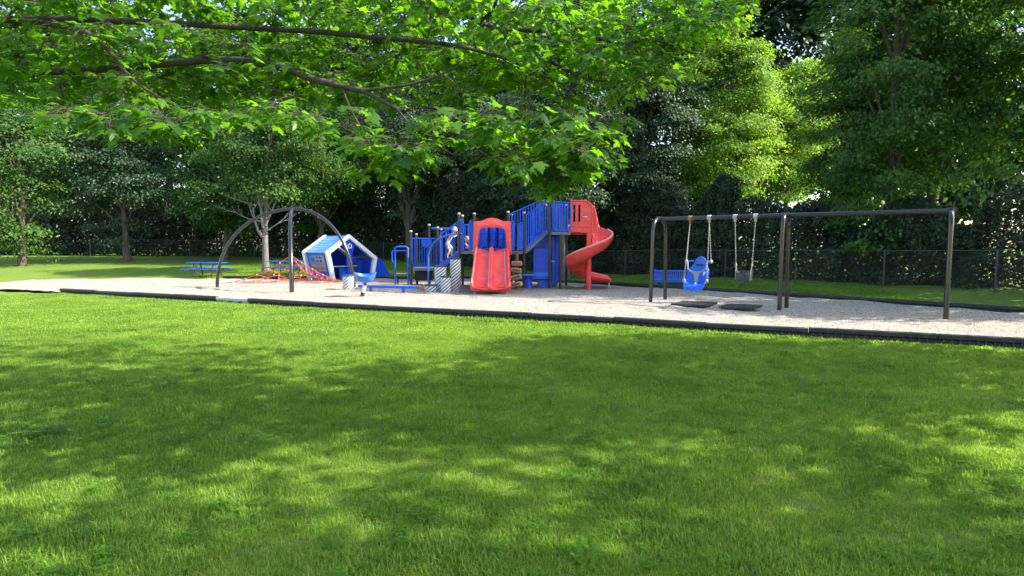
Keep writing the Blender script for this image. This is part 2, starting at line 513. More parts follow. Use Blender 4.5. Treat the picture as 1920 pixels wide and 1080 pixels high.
# gravel bed
SCUFF = [(-0.7, 20.4, 1.6, 0.7), (0.5, 21.6, 1.4, 0.9), (2.4, 21.8, 1.9, 0.9), (-2.4, 20.9, 1.2, 0.8), (-1.2, 22.8, 2.4, 0.9), (3.4, 22.2, 1.1, 0.8), (-5.2, 25.5, 2.0, 0.4),
         (-4.9, 18.7, 1.2, 0.25), (-8.0, 20.0, 0.6, 0.3)]
gx = np.linspace(-22, 14.2, 260)
gv = np.linspace(0, 1, 150)
GX, GVV = np.meshgrid(gx, gv)
y0, y1 = yf(GX) + 0.03, yr(GX) - 0.02
GY = y0 + (y1 - y0) * GVV
gz_ = np.zeros_like(GX); gt = np.zeros_like(GX)
for i in range(GX.shape[0]):
    for j in range(GX.shape[1]):
        p = V((GX[i, j], GY[i, j], 0))
        gz_[i, j] = 0.055 + 0.05 * noise.noise(p * 0.55) + 0.028 * noise.noise(p * 2.1) + 0.012 * noise.noise(p * 6)
for (cx, cy, r, a) in SCUFF:
    d2 = ((GX - cx) ** 2 + ((GY - cy) * 1.1) ** 2) / r ** 2
    gt = np.maximum(gt, a * np.exp(-d2 * 1.5))
    gz_ -= 0.035 * np.exp(-d2 * 2.0)
idx = np.arange(GX.size).reshape(GX.shape)
quads = np.stack([idx[:-1, :-1], idx[:-1, 1:], idx[1:, 1:], idx[1:, :-1]], -1).reshape(-1, 4)
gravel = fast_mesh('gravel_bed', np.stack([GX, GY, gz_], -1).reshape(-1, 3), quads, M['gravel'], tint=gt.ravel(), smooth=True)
tag(gravel, 'pale gravel bed under the playground equipment', 'gravel', kind='structure')
ZG = 0.04

# ------------------------------------------------------------------ edging timbers
def timber(a, b, label, group, pale=False, lift=0.0):
    a, b = V((a[0], a[1], 0)), V((b[0], b[1], 0))
    d = (b - a).normalized()
    n = V((d.y, -d.x, 0))           # towards the lawn
    if n.y > 0 and group.startswith('front'): n = -n
    a, b = a + d * 0.004, b - d * 0.004
    t = thing('edging_timber', (a + b) / 2, label, 'edging timber', group)
    jz, jn = random.uniform(-0.012, 0.014), random.uniform(-0.018, 0.018)
    m = MB()
    h0, h1 = -0.05 + lift, 0.180 + lift
    prof = [(0.035, h0), (0.035, 0.085 + lift), (0.075, 0.105 + lift), (0.075, h1 - 0.012), (0.06, h1), (-0.05, h1), (-0.05, h0)]
    m.loft([[p + n * u + V((0, 0, z)) for u, z in prof] for p in (a, b)])
    L_ = (b - a).length
    k = int(L_ / 0.11)
    for i in range(k):                                             # gussets under the rolled top edge
        c = a + d * (0.06 + i * 0.11)
        m.prism([(0.035, -0.02 + lift), (0.072, -0.02 + lift), (0.064, 0.1 + lift), (0.035, 0.1 + lift)], c, n, (0, 0, 1), d * 0.03)
    m.build('edging_body', M['timber_pale' if pale else 'timber'], t, bevel=0.006)
    if pale:
        for i in range(int(L_ / 0.36)):
            mh = MB()
            c = a + d * (0.12 + i * 0.36) + n * 0.040
            arch = [(0, -0.03), (0.2, -0.03), (0.2, 0.035), (0.175, 0.065), (0.1, 0.08), (0.025, 0.065), (0, 0.035)]
            mh.prism([(x, z + 0.005) for x, z in arch], c, d, (0, 0, 1), n * 0.038)
            mh.build('hollow', M['hole'], t, bevel=0.004)
    for e in (a + d * 0.05, b - d * 0.05):
        s = MB(); s.lathe([(0.013, h1 - 0.002), (0.015, h1 + 0.006), (0.009, h1 + 0.012)], (e.x, e.y, 0), 10)
        s.build('stake_head', M['galv'], t)
    t.location.z += jz; t.location += n * jn
    t.rotation_euler = (random.uniform(-0.02, 0.02), 0, 0) if abs(d.x) > 0.9 else (0, 0, 0)
    return t


FJ = [-330, -130, 70, 260, 400]
fx = []
for px, py in ((465, 573.5), (590, 578), (712, 586), (850, 594), (995, 602.5), (1118, 610), (1152, 612), (1328, 622.5), (1520, 633)):
    u = (px - 960) / F
    # intersection of this column with the front line
    y = (10.35 + 5 * 0.467) / (1 + 0.467 * u)
    fx.append((u * y, y))
fl = 'front edging timbers between the lawn and the gravel'
names = ['black edging timber on the near gravel edge, its left end beside the bleached piece',
         'black edging timber on the near gravel edge in front of the blue spinner seat',
         'black edging timber on the near gravel edge in front of the blue balance beam',
         'black edging timber on the near gravel edge just left of the double slide front',
         'black edging timber on the near gravel edge just right of the double slide front',
         'very short black edging piece in the near gravel edge',
         'black edging timber on the near gravel edge, next right of the short piece',
         'black edging timber on the near gravel edge in front of the swing mats']
for i in range(8):
    timber(fx[i], fx[i + 1], names[i], fl)
dl = (V((fx[0][0], fx[0][1], 0)) - V((fx[1][0], fx[1][1], 0))).normalized()
p = V((fx[0][0], fx[0][1], 0))
q = p + dl * 1.25
timber((q.x, q.y), (p.x, p.y), 'bleached pale edging piece with dark hollow arches at the left lawn edge', fl, pale=True)
p = q
for k in range(4):
    q = p + dl * 1.9
    timber((q.x, q.y), (p.x, p.y), 'black edging timber beyond the bleached piece, number %s along from it' % ('one', 'two', 'three', 'four')[k], fl)
    p = q
p = V((fx[8][0], fx[8][1], 0))
for k in range(5):
    q = p - dl * 1.87
    timber((p.x, p.y), (q.x, q.y), ('black edging timber on the near gravel edge in front of the right swing post', 'black edging timber on the near gravel edge, just past the right swing post',
                                    'black edging timber on the near gravel edge in front of the last swing legs', 'black edging timber second from the right corner of the near gravel edge', 'black edging timber at the right corner of the near gravel edge')[k], fl)
    p = q
q = V((14.3, 10.8, 0))
for k in range(2):
    timber((p.lerp(q, k / 2).x, p.lerp(q, k / 2).y), (p.lerp(q, (k + 1) / 2).x, p.lerp(q, (k + 1) / 2).y), ('black edging timber on the right end of the gravel, near half', 'black edging timber on the right end of the gravel, far half')[k], 'end edging timbers')
rl = 'rear edging timbers behind the gravel'
rp = []
L0 = [(-13.9, 28.2), (-2, 28.0), (4.06, 23.6), (6.8, 20.4), (8.7, 17.9), (14.3, 10.8)]
rear_names = iter(['far edging timber behind the rope net, left part', 'far edging timber behind the rope net', 'far edging timber left of the blue playhouse', 'far edging timber behind the blue playhouse',
                   'far edging timber right of the blue playhouse', 'far edging timber behind the transfer step', 'far edging timber behind the low deck', 'far edging timber behind the double slide', 'far edging timber behind the plank climber',
                   'far edging timber behind the spiral slide', 'far edging timber right of the spiral slide', 'far edging timber in front of the blue bench', 'far edging timber behind the blue swing seat',
                   'far edging timber behind the swing mats', 'far edging timber behind the bucket swing', 'far edging timber behind the right swing post', 'far edging timber beyond the right swing post', 'far edging timber at the right corner', 'far edging timber past the right corner', 'last far edging timber on the right'])
for a, b in zip(L0[:-1], L0[1:]):
    a, b = V((*a, 0)), V((*b, 0))
    n_ = max(1, round((b - a).length / 2.0))
    for k in range(n_):
        s0, s1 = a.lerp(b, k / n_), a.lerp(b, (k + 1) / n_)
        timber((s0.x, s0.y), (s1.x, s1.y), next(rear_names), rl)

# ------------------------------------------------------------------ arch climber
def bez(p0, p1, p2, p3, n=16):
    p0, p1, p2, p3 = V(p0), V(p1), V(p2), V(p3)
    return [p0 * (1 - t) ** 3 + p1 * 3 * t * (1 - t) ** 2 + p2 * 3 * t * t * (1 - t) + p3 * t ** 3 for t in [i / n for i in range(n + 1)]]


ap = W(554, 391, 22.6)
t = thing('arch_frame', (ap.x, ap.y, 0), 'tall black steel arch with three curved legs over the rope net', 'climber frame')
fb = G(547, 549, ZG); fb.z = -0.05
rb = G(664, 539, ZG); rb.z = -0.05
lb = V((ap.x - 2.95, 22.3, -0.05))
rgt = bez(ap, ap + V((1.05, 0.05, -0.03)), V((rb.x - 0.02, rb.y, 2.0)), V((rb.x, rb.y, -0.05)), 22)
lft = bez(ap, ap + V((-1.3, -0.1, -0.03)), V((lb.x + 0.02, lb.y, 2.2)), V((lb.x, lb.y, -0.05)), 22)
top = MB().tube(lft[::-1] + rgt[1:], 0.062, 14)
top.build('arch_tube', M['black'], t)
fr = bez(ap + V((0, -0.03, 0.0)), ap + V((0.05, -0.9, -0.02)), V((fb.x + 0.03, fb.y, 2.0)), fb, 20)
MB().tube(fr, [0.075] * 21, 14).build('front_leg', M['black'], t)
MB().lathe([(0.085, -0.05), (0.09, 0.0), (0.085, 0.05), (0.04, 0.07)], ap, 14).build('collar', M['black'], t)
for tt, pts in ((0.3, rgt), (0.33, lft)):
    q = pts[int(tt * 22)]
    MB().lathe([(0.02, -0.10), (0.026, -0.06), (0.02, -0.03)], q + V((0, 0, -0.02)), 8).build('eye_bolt', M['galv'], t)

# rope net: a shallow pyramid of red rope
na = W(546, 479, 24.6)
t = thing('rope_net', (na.x, na.y, 0), 'low red rope climbing net with pale clamps, peaked like a tent', 'climbing net')
corner = [V((na.x - 2.35, 24.4, 0.12)), V((na.x + 2.25, 24.4, 0.12)), V((na.x + 0.1, 27.0, 0.12))]
mr, knots = MB(), []


def sag(a, b, s=0.05, n=8):
    return [a.lerp(b, i / n) - V((0, 0, s * math.sin(math.pi * i / n))) for i in range(n + 1)]


edges6 = [sag(na, c, 0.15, 10) for c in corner]
for e in edges6: mr.tube(e, 0.017, 6)
for k in range(3):
    a, b = edges6[k], edges6[(k + 1) % 3]
    for i in range(1, 6):
        pa, pb = a[2 * i], b[2 * i]
        cols = i
        row = sag(pa, pb, 0.03, 2 * cols)
        nxt = None
        if i < 5:
            nxt = sag(a[2 * i + 2], b[2 * i + 2], 0.03, 2 * (cols + 1))
            for j in range(cols + 1):
                mr.tube([row[2 * j], nxt[2 * j + 1]], 0.0115, 5)
            for j in range(cols):
                mr.tube([row[2 * j], nxt[2 * j + 1]], 0.0115, 5)
                mr.tube([row[min(2 * j + 2, 2 * cols)], nxt[2 * j + 1]], 0.0115, 5)
        else:
            mr.tube(row, 0.014, 6)
        for j in range(cols + 1): knots.append(row[2 * j])
mr.build('rope', M['rope'], t)
seen, first = [], None
for q in knots + [na]:
    if any((q - s_).length < 0.05 for s_ in seen): continue
    seen.append(q)
    if first is None:
        first = MB().lathe([(0.011, -0.034), (0.020, -0.024), (0.022, 0.016), (0.012, 0.034)], t.location, 8).build('rope_clamp', M['knot'], t)
        o = first
    else:
        o = first.copy(); COL.objects.link(o)
    o.location = q - V(t.location)
for c in (corner[0], corner[1]):
    s = 1 if c.x > na.x else -1
    e = c + V((s * 0.9, -0.25, -0.10))
    MB().tube([c, c.lerp(e, 0.5) - V((0, 0, 0.02)), e], 0.014, 6).build('anchor_rope', M['rubber'], t)
    MB().lathe([(0.07, -0.04), (0.075, 0.02), (0.03, 0.05)], (e.x, e.y, 0.04), 10).build('anchor', M['rubber'], t)

# ------------------------------------------------------------------ playhouse
TH = R(48)
HU, HW, HZ = V((math.cos(TH), math.sin(TH), 0)), V((-math.sin(TH), math.cos(TH), 0)), V((0, 0, 1))
HO = V(((622 - 960) / F * 26.6, 26.6, 0.0))
HD = 2.05


def H(u, w, z): return HO + HU * u + HW * w + HZ * z


t = thing('playhouse', HO, 'blue plastic playhouse with white frame and light blue ribbed roof', 'playhouse')
gab = [(0.0, -0.05), (-0.30, 1.36), (0.90, 2.16), (2.42, 1.08), (2.20, -0.05)]
gin = [(0.17, -0.05), (-0.10, 1.28), (0.92, 1.96), (2.22, 0.99), (2.03, -0.05)]


def frame_mb(w0, dw):
    m = MB()
    for i in range(4):
        a, b, c, d = gab[i], gab[i + 1], gin[i + 1], gin[i]
        m.prism([a, b, c, d], H(0, w0, 0), HU, HZ, HW * dw)
    return m


frame_mb(-0.10, 0.20).build('front_frame', M['white'], t, bevel=0.02)
frame_mb(HD - 0.10, 0.20).build('rear_frame', M['white'], t, bevel=0.02)


def slope_panel(a, b, w0, w1, nrib, inset):
    m = MB()
    a, b = V((a[0], a[1])), V((b[0], b[1]))
    n2 = V((-(b - a).y, (b - a).x)).normalized()
    for i in range(nrib):                                           # overlapping boards
        p, q = a.lerp(b, i / nrib), a.lerp(b, (i + 0.97) / nrib)
        m.prism([(p.x + n2.x * (inset + 0.0), p.y + n2.y * inset), (q.x + n2.x * (inset - 0.018), q.y + n2.y * (inset - 0.018)),
                 (q.x + n2.x * (inset - 0.05), q.y + n2.y * (inset - 0.05)), (p.x + n2.x * (inset - 0.05), p.y + n2.y * (inset - 0.05))], H(0, w0, 0), HU, HZ, HW * (w1 - w0))
    return m


slope_panel(gab[1], gab[2], 0.14, HD - 0.14, 10, -0.03).build('roof', M['roof_blue'], t, bevel=0.006)
slope_panel(gab[2], gab[3], 0.14, HD - 0.14, 11, -0.03).build('roof', M['blue'], t, bevel=0.006)
# side wall on the left, with the activity panel
def wall_pt(f): return (0.03 - 0.30 * f + 0.04, -0.0 + 1.36 * f)     # up the left wall line


wl = MB()
A0, A1 = (0.09, 0.12), (-0.18, 1.30)
wl.prism([A0, (A0[0] + 0.04, A0[1]), (A1[0] + 0.04, A1[1]), A1], H(0, 0.14, 0), HU, HZ, HW * (HD - 0.28))
wl.build('side_wall', M['blue'], t)
LU = (HU * (A1[0] - A0[0]) + HZ * (A1[1] - A0[1])).normalized()      # up along the leaning wall
LN = LU.cross(HW).normalized()
if LN.dot(HU) > 0: LN = -LN
def wp(w, s): return H(A0[0], w, A0[1]) + LU * s + LN * 0.0
pn = MB(); pn.prism([(0.42, 0.70), (HD - 0.46, 0.70), (HD - 0.46, 1.05), (HD - 0.56, 1.10), (0.52, 1.10), (0.42, 1.05)], wp(0, 0) + LN * 0.002, HW, LU, LN * 0.03)
act = pn.build('activity_panel', M['grey_plastic'], t, bevel=0.01)
for (a, b) in (((0.62, 0.95), (0.80, 1.04)), ((0.62, 0.77), (0.80, 0.87)), ((0.92, 0.95), (1.08, 1.04)), ((0.92, 0.77), (1.08, 0.87))):
    hm = MB(); hm.prism([(a[0], a[1]), (b[0] - 0.03, a[1]), (b[0], b[1]), (a[0] + 0.03, b[1])], wp(0, 0) + LN * 0.032, HW, LU, LN * 0.006)
    hm.build('peep_hole', M['hole'], act)
bm_ = MB(); bm_.prism([(1.18, 0.78), (1.52, 0.78), (1.54, 1.03), (1.3, 1.05)], wp(0, 0) + LN * 0.032, HW, LU, LN * 0.006); bm_.build('blue_insert', M['blue'], act)
p2 = MB(); p2.prism([(0.42, 0.34), (HD - 0.46, 0.34), (HD - 0.46, 0.67), (0.42, 0.67)], wp(0, 0) + LN * 0.002, HW, LU, LN * 0.03)
act2 = p2.build('game_panel', M['grey_plastic'], t, bevel=0.01)
gm = MB()
for k, (wc, rr) in enumerate(((0.5, 0.05), (0.72, 0.1), (0.95, 0.07), (1.15, 0.1), (1.38, 0.08), (1.55, 0.05))):
    c = wp(wc, 0.49) + LN * 0.032
    poly = [(rr * math.cos(a) * (1 + 0.25 * (i % 2)), rr * math.sin(a) * (1 + 0.25 * (i % 2))) for i, a in enumerate([2 * math.pi * j / 14 for j in range(14)])]
    gm.prism(poly, c, HW, LU, LN * 0.008)
gm.build('game_disc', M['orange'], act2)
for wc in (0.38, HD - 0.42):
    MB().bar(wp(wc, -0.12) + LN * 0.03, wp(wc, 1.15) + LN * 0.03, 0.035, 0.04, HW).build('panel_strut', M['grey_plastic'], t, bevel=0.006)
# interior: gable post with emblem, counter, rear wall with window, inner right wall
gp = MB(); gp.prism([(0.86, 0.05), (1.16, 0.05), (1.10, 1.2), (1.26, 1.72), (0.95, 1.92), (0.66, 1.72), (0.80, 1.2)], H(0, 0.02, 0), HU, HZ, HW * 0.06)
gpo = gp.build('gable_post', M['blue'], t, bevel=0.012)
em = MB(); em.prism([(0.86, 1.50), (1.06, 1.50), (1.08, 1.66), (0.96, 1.76), (0.84, 1.66)], H(0, 0.018, 0), HU, HZ, HW * -0.02)
emb = em.build('emblem', M['white'], gpo, bevel=0.006)
e2 = MB(); e2.prism([(0.96 + 0.055 * math.cos(a), 1.62 + 0.07 * math.sin(a)) for a in [2 * math.pi * i / 12 for i in range(12)]], H(0, -0.003, 0), HU, HZ, HW * -0.01)
e2.build('emblem_centre', M['dark_grey'], emb)
ct = MB(); ct.prism([(0.12, 0.66), (1.35, 0.66), (1.35, 0.70), (0.12, 0.70)], H(0, -0.05, 0), HU, HZ, HW * 0.5); ct.build('counter', M['grey_plastic'], t, bevel=0.01)
cp = MB(); cp.prism([(0.50, 0.02), (1.30, 0.02), (1.30, 0.66), (0.46, 0.66)], H(0, 0.12, 0), HU, HZ, HW * 0.05); cp.build('counter_front', M['blue'], t, bevel=0.01)
rw = MB()
outer = [(0.14, 0.0), (-0.12, 1.27), (0.92, 1.94), (2.2, 0.98), (2.05, 0.0), (1.1, 0.0)]
inner = [(0.42, 0.62), (0.32, 1.2), (0.75, 1.45), (0.9, 1.3), (0.86, 0.62), (0.7, 0.62)]
rw.ring(outer, inner, H(0, HD - 0.05, 0), HU, HZ, HW * 0.05)
rw.build('rear_wall', M['blue'], t)
rs = MB(); rs.prism([(2.03, 0.1), (2.08, 0.1), (2.24, 1.0), (2.19, 1.0)], H(0, 0.14, 0), HU, HZ, HW * (HD - 0.28)); rs.build('side_wall', M['blue'], t)
iw = MB()
iw.ring([(1.25, 0.1), (2.0, 0.1), (2.10, 0.92), (1.75, 1.02), (1.25, 1.02), (1.25, 0.5)], [(1.45, 0.2), (1.85, 0.2), (1.9, 0.7), (1.72, 0.8), (1.45, 0.8), (1.45, 0.5)], H(0, 0.75, 0), HU, HZ, HW * 0.04)
iw.build('inner_panel', M['blue'], t, bevel=0.01)
ib = MB(); ib.prism([(1.45, 0.2), (1.85, 0.2), (1.9, 0.7), (1.72, 0.8), (1.45, 0.8)], H(0, 0.80, 0), HU, HZ, HW * 0.02); ib.build('screen', M['dark_grey'], t)
# cloud edged wing behind the right leg
wg = MB()
cl = [(2.05, 0.10), (3.15, 0.06), (3.28, 0.18), (3.25, 0.36), (3.08, 0.46), (3.02, 0.62), (2.94, 0.82), (2.78, 0.98), (2.52, 1.06), (2.32, 1.02)]
wg.prism(cl, H(0, 0.12, 0), HU, HZ, HW * 0.06)
wing = wg.build('side_wing', M['blue'], t, bevel=0.02)
MB().lathe([(0.02, -0.01), (0.03, 0.0), (0.02, 0.01)], H(3.05, 0.12, 0.2), 10).build('bolt', M['cap'], wing)

# ------------------------------------------------------------------ stepping pods
pods = [(653.5, 543, 21, 0.53, 'low striped stepping pod beside the arch leg, left of the spinner seat'),
        (808.5, 548, 23, 0.27, 'shortest striped stepping pod at the end of the balance beam'),
        (826, 546, 22, 0.90, 'waist high striped stepping pod, second tallest, behind the knee high one'),
        (836, 548.5, 20, 0.56, 'knee high striped stepping pod in front of two taller pods'),
        (854, 545.5, 20, 1.16, 'tallest striped stepping pod beside the low stair and the child')]
for px, py, wpx, h, lab in pods:
    c = G(px, py, ZG); c.y += 0.19; c.x = c.x * (c.y / (c.y - 0.19)); c.z = 0
    r_ = wpx / F * c.y / 2
    t = thing('stepping_pod', c, lab, 'stepping pod', 'striped stepping pods')
    MB().lathe([(r_ * 0.98, -0.05), (r_, 0.02), (r_, h - 0.02)], c, 28).build('pod_column', M['pod'], t)
    MB().lathe([(r_ * 1.03, h - 0.02), (r_ * 1.06, h), (r_ * 1.03, h + 0.025), (r_ * 0.9, h + 0.032)], c, 28).build('pod_top', M['pod_top'], t)

# ------------------------------------------------------------------ balance beam
b0, b1 = G(672, 547, ZG), G(797, 550, ZG)
b0.z = b1.z = 0
t = thing('balance_beam', (b0 + b1) / 2, 'low blue balance beam on two legs running towards the striped pods', 'balance beam')
zb = 0.235
e0 = b0.lerp(b1, 0.87)
m = MB(); m.bar(b0 + HZ * zb, e0 + HZ * zb, 0.12, 0.09); m.build('beam', M['blue_coat'], t, bevel=0.02, seg=3)
m = MB(); m.bar(e0 + HZ * (zb - 0.005), b1 + HZ * (zb - 0.015), 0.10, 0.075); m.build('end_joint', M['wood_post'], t, bevel=0.012)
for k in (0.19, 0.68):
    c = b0.lerp(b1, k)
    m = MB(); m.bar(c + V((0, 0, -0.05)), c + V((0, 0, zb - 0.045)), 0.09, 0.07, (0, 1, 0)); m.build('leg', M['blue_coat'], t, bevel=0.01)

# ------------------------------------------------------------------ spinner seat
c = G(678, 556, ZG); c.z = 0
s = W(685, 531, c.y)
t = thing('spinner_seat', c, 'blue bowl shaped spinner seat on a leaning post with white label', 'spinner')
tilt = (s - c).normalized()
MB().tube([c - HZ * 0.05, c + tilt * 0.18], 0.062, 14).build('post', M['rubber'], t)
MB().tube([c + tilt * 0.17, c + tilt * 0.40], 0.056, 14).build('label_sleeve', M['sticker'], t)
MB().tube([c + tilt * 0.40, s + tilt * 0.05], 0.046, 14).build('pivot', M['black'], t)


def rimw(p, a, r, z):
    k = z / 0.26
    p = V((p.x * 1.06, p.y * 0.95, p.z + 0.028 * k * math.cos(2 * a - 0.4) * (r / 0.3) - 0.05 * k * max(0, math.cos(a + 1.3)) ** 2))
    return p


prof = [(0.06, 0.0), (0.15, 0.02), (0.24, 0.08), (0.29, 0.17), (0.31, 0.25), (0.325, 0.27), (0.325, 0.295), (0.30, 0.30), (0.285, 0.26), (0.26, 0.17), (0.20, 0.10), (0.10, 0.06), (0.03, 0.055)]
MB().lathe(prof, s + HZ * 0.01, 36, rimw).build('bowl', M['sky_blue'], t, smooth=60)

# ------------------------------------------------------------------ main play structure
PO = V((-0.75, 22.6, 0))
PS = thing('play_structure', PO, 'blue play structure with decks, black posts, red double slide and red spiral slide', 'play structure')


def post(x, y, z1, r=0.052, cap=True):
    o = MB().tube([(x, y, -0.05), (x, y, z1)], r, 14).build('post', M['post'], PS)
    if cap: MB().lathe([(r * 1.08, -0.02), (r * 1.15, 0.015), (r * 0.8, 0.04)], (x, y, z1), 14).build('post_cap', M['cap'], o)
    return o


def panel(p0, p1, h0, h1, n, frame=0.035, bal=0.014, name='railing', mat='blue_coat', flat=0.0):
    """railing panel from p0 to p1 (bottom points), heights of the top edge h0/h1 above them"""
    p0, p1 = V(p0), V(p1)
    m = MB()
    q0, q1 = p0 + HZ * h0, p1 + HZ * h1
    m.tube([q0, q1], frame / 2 + 0.004, 8)
    m.bar(p0, p1, 0.03, frame)
    m.bar(p0 + HZ * -0.01, q0, frame, 0.03, (0, 1, 0)); m.bar(p1 + HZ * -0.01, q1, frame, 0.03, (0, 1, 0))
    for i in range(1, n):
        k = i / n
        a, b = p0.lerp(p1, k), q0.lerp(q1, k)
        if flat: m.bar(a, b, flat, 0.014, (p1 - p0).cross(HZ))
        else: m.tube([a, b], bal, 6)
    return m.build(name, M[mat], PS, smooth=50)


def deck(x0, x1, y0, y1, z, name='deck'):
    m = MB(); m.box(((x0 + x1) / 2, (y0 + y1) / 2, z - 0.055), (x1 - x0, y1 - y0, 0.11))
    return m.build(name, M['deck'], PS, bevel=0.01)


YF = 22.25
XA, XB, XC, XD = W(861, 470, YF).x, W(889.5, 470, YF).x, W(956, 470, YF).x, W(983, 470, YF).x
YB = 23.75
ZM = 1.42
deck(XA, XD, YF, YB, ZM)
zt = W(861, 401, YF).z
for x, y, z in ((XA, YF, zt), (XB, YF, zt), (XC, YF + 0.02, 2.45), (XD, YF, 2.86), (XA, YB, zt), (XC - 0.08, YB, zt + 0.15), (XC + 0.06, YB, zt + 0.05), (XD, YB, 2.9)):
    post(x, y, z)
# arched side pieces flanking the two openings in the front
def side_loop(x0, x1, y, z0, z1, flip):
    a, b = (x0, x1) if not flip else (x1, x0)      # a = post side
    r_ = abs(x1 - x0) * 0.8
    s = 1 if b > a else -1
    m = MB()
    m.tube([(a, y, z1), (b - s * r_, y, z1)] + [(b - s * r_ * (1 - math.sin(k * math.pi / 12)), y, z1 - r_ * (1 - math.cos(k * math.pi / 12))) for k in range(1, 7)] + [(b, y, z0)], 0.024, 8)
    m.tube([(a, y, z0 + 0.06), (b, y, z0 + 0.06)], 0.018, 6)
    m.tube([((a + b) / 2, y, z0), ((a + b) / 2, y, z1 - 0.02)], 0.018, 6)
    m.box(((a + b) / 2, y + 0.012, (z0 + z1) / 2), (abs(b - a) * 0.96, 0.012, (z1 - z0) * 0.9))
    m.build('grab_loop', M['blue_coat'], PS, smooth=50)


zl = W(870, 413, YF).z
side_loop(XA + 0.05, XA + 0.17, YF, ZM, zl, False)
side_loop(XB - 0.19, XB - 0.05, YF, ZM, zl, True)
MB().tube([(XA + 0.05, YF + 0.02, W(875, 429, YF).z), (XB - 0.05, YF + 0.02, W(875, 429, YF).z)], 0.016, 8).build('cross_bar', M['blue_coat'], PS)
side_loop(XC + 0.02, XC + 0.17, YF, ZM, W(960, 415, YF).z, True)
side_loop(XD - 0.24, XD - 0.05, YF, ZM, W(977, 418, YF).z, True)
# back railing of the middle deck (behind the child and behind the slide)
panel((XA, YB, ZM + 0.05), (XC - 0.12, YB, ZM + 0.05), 1.0, 1.0, 16, flat=0.045)
# turning cylinder panel behind the slide opening
tx0, tx1, ty = XB + 0.14, XC - 0.14, 23.25
m = MB(); m.ring([(tx0, 1.44), (tx1, 1.44), (tx1, 2.42), (tx0, 2.42)], [(tx0 + 0.07, 1.54), (tx1 - 0.07, 1.54), (tx1 - 0.07, 2.36), (tx0 + 0.07, 2.36)], (0, ty, 0), (1, 0, 0), HZ, (0, 0.05, 0))
tp = m.build('game_panel', M['blue'], PS, bevel=0.012)
for i in range(3):
    xx = tx0 + 0.07 + (tx1 - tx0 - 0.14) * (i + 0.5) / 3
    m = MB()
    for j in range(3):
        zz = 1.60 + j * 0.25
        m.lathe([(0.09, 0.0), (0.105, 0.012), (0.105, 0.222), (0.09, 0.236)], (xx, ty + 0.02, zz), 14)
    m.build('turning_cylinder', M['blue'], tp)
for xx in (tx0 + 0.02, tx1 - 0.02):
    MB().bar((xx, ty - 0.02, ZM), (xx, ty - 0.02, ZM + 0.12), 0.03, 0.02, (0, 1, 0)).build('clamp', M['cap'], tp)

# low deck and railing
XL0, XL1, YL0, YL1, ZL = W(771, 500, 23.4).x, W(821, 500, 23.4).x, 23.4, 24.6, 0.74
deck(XL0, XL1, YL0, YL1, ZL)
post(XL0, YL0, W(771, 434, YL0).z); post(XL1, YL0, W(821, 427, YL0).z); post(XL0 + 0.03, YL1, 2.1); post(W(804.5, 422, YL1).x, YL1, W(804.5, 422, YL1).z); post(XL1, YL1, 2.3)
zr = W(800, 447, YL0).z
panel((XL0 + 0.06, YL0, ZL + 0.05), (XL1 - 0.06, YL0, ZL + 0.05), zr - ZL - 0.05, zr - ZL - 0.05, 10, bal=0.016)
cd = W(799, 455, YL0 - 0.03)
m = MB(); m.prism([(0.2 * math.cos(a), 0.2 * math.sin(a)) for a in [2 * math.pi * i / 24 for i in range(24)]], cd, (1, 0, 0), HZ, (0, 0.03, 0))
dd = m.build('steering_disc', M['blue_coat'], PS, bevel=0.006)
m = MB()
m.ring([(0.17 * math.cos(a), 0.17 * math.sin(a)) for a in [2 * math.pi * i / 24 for i in range(24)]], [(0.135 * math.cos(a), 0.135 * math.sin(a)) for a in [2 * math.pi * i / 24 for i in range(24)]], cd + V((0, -0.002, 0)), (1, 0, 0), HZ, (0, -0.02, 0))
for a in (0.5, 2.6, 4.7): m.bar(cd + V((0, -0.012, 0)), cd + V((0.15 * math.cos(a), -0.012, 0.15 * math.sin(a))), 0.025, 0.015, (0, 1, 0))
m.build('disc_relief', M['blue'], dd)
MB().bar((W(809, 428, YL1).x, YL1, W(809, 428, YL1).z), (XL1 + 0.55, YL1, W(809, 428, YL1).z - 0.02), 0.06, 0.08).build('overhead_bar', M['blue_coat'], PS, bevel=0.01)
# added dark panel: stands in for shade and something dark below the low deck
MB().box(((XL0 + XL1) / 2 - 0.08, YL0 + 0.35, 0.42), (0.72, 0.05, 0.40)).build('under_deck_shade_panel', M['rubber'], PS, bevel=0.01)

# short stair from the low deck to the middle deck
ys0, ys1 = 22.95, 23.7
sx0, sx1 = XL1, XA
m = MB()
for i in range(4):
    x = sx0 + (sx1 - sx0) * (i + 0.5) / 4
    z = ZL + (ZM - ZL) * (i + 0.6) / 4
    m.box((x, (ys0 + ys1) / 2, z), ((sx1 - sx0) / 4 * 1.1, ys1 - ys0 - 0.06, 0.04))
m.build('stair_tread', M['deck'], PS, bevel=0.006)
for y in (ys0, ys1):
    m = MB(); m.prism([(sx0, ZL - 0.14), (sx1, ZM - 0.16), (sx1, ZM + 0.06), (sx0, ZL + 0.08)], (0, y - 0.02, 0), (1, 0, 0), HZ, (0, 0.04, 0))
    m.build('stair_stringer', M['blue_coat'], PS, bevel=0.008)
panel((sx0 + 0.04, ys1 - 0.02, ZL + 0.10), (sx1 - 0.06, ys1 - 0.02, ZM + 0.10), 1.2, 1.16, 7, flat=0.03)
m = MB(); q0, q1 = W(826, 438, ys0), W(859, 420, ys0); m.tube([q0, q1], 0.022, 8); m.tube([q0, (q0.x, ys0, ZL + 0.05)], 0.018, 8)
for k in (0.35, 0.7): m.tube([q0.lerp(q1, k), (q0.lerp(q1, k).x, ys0, ZL + 0.05 + (ZM - ZL) * (q0.lerp(q1, k).x - sx0) / (sx1 - sx0))], 0.012, 6)
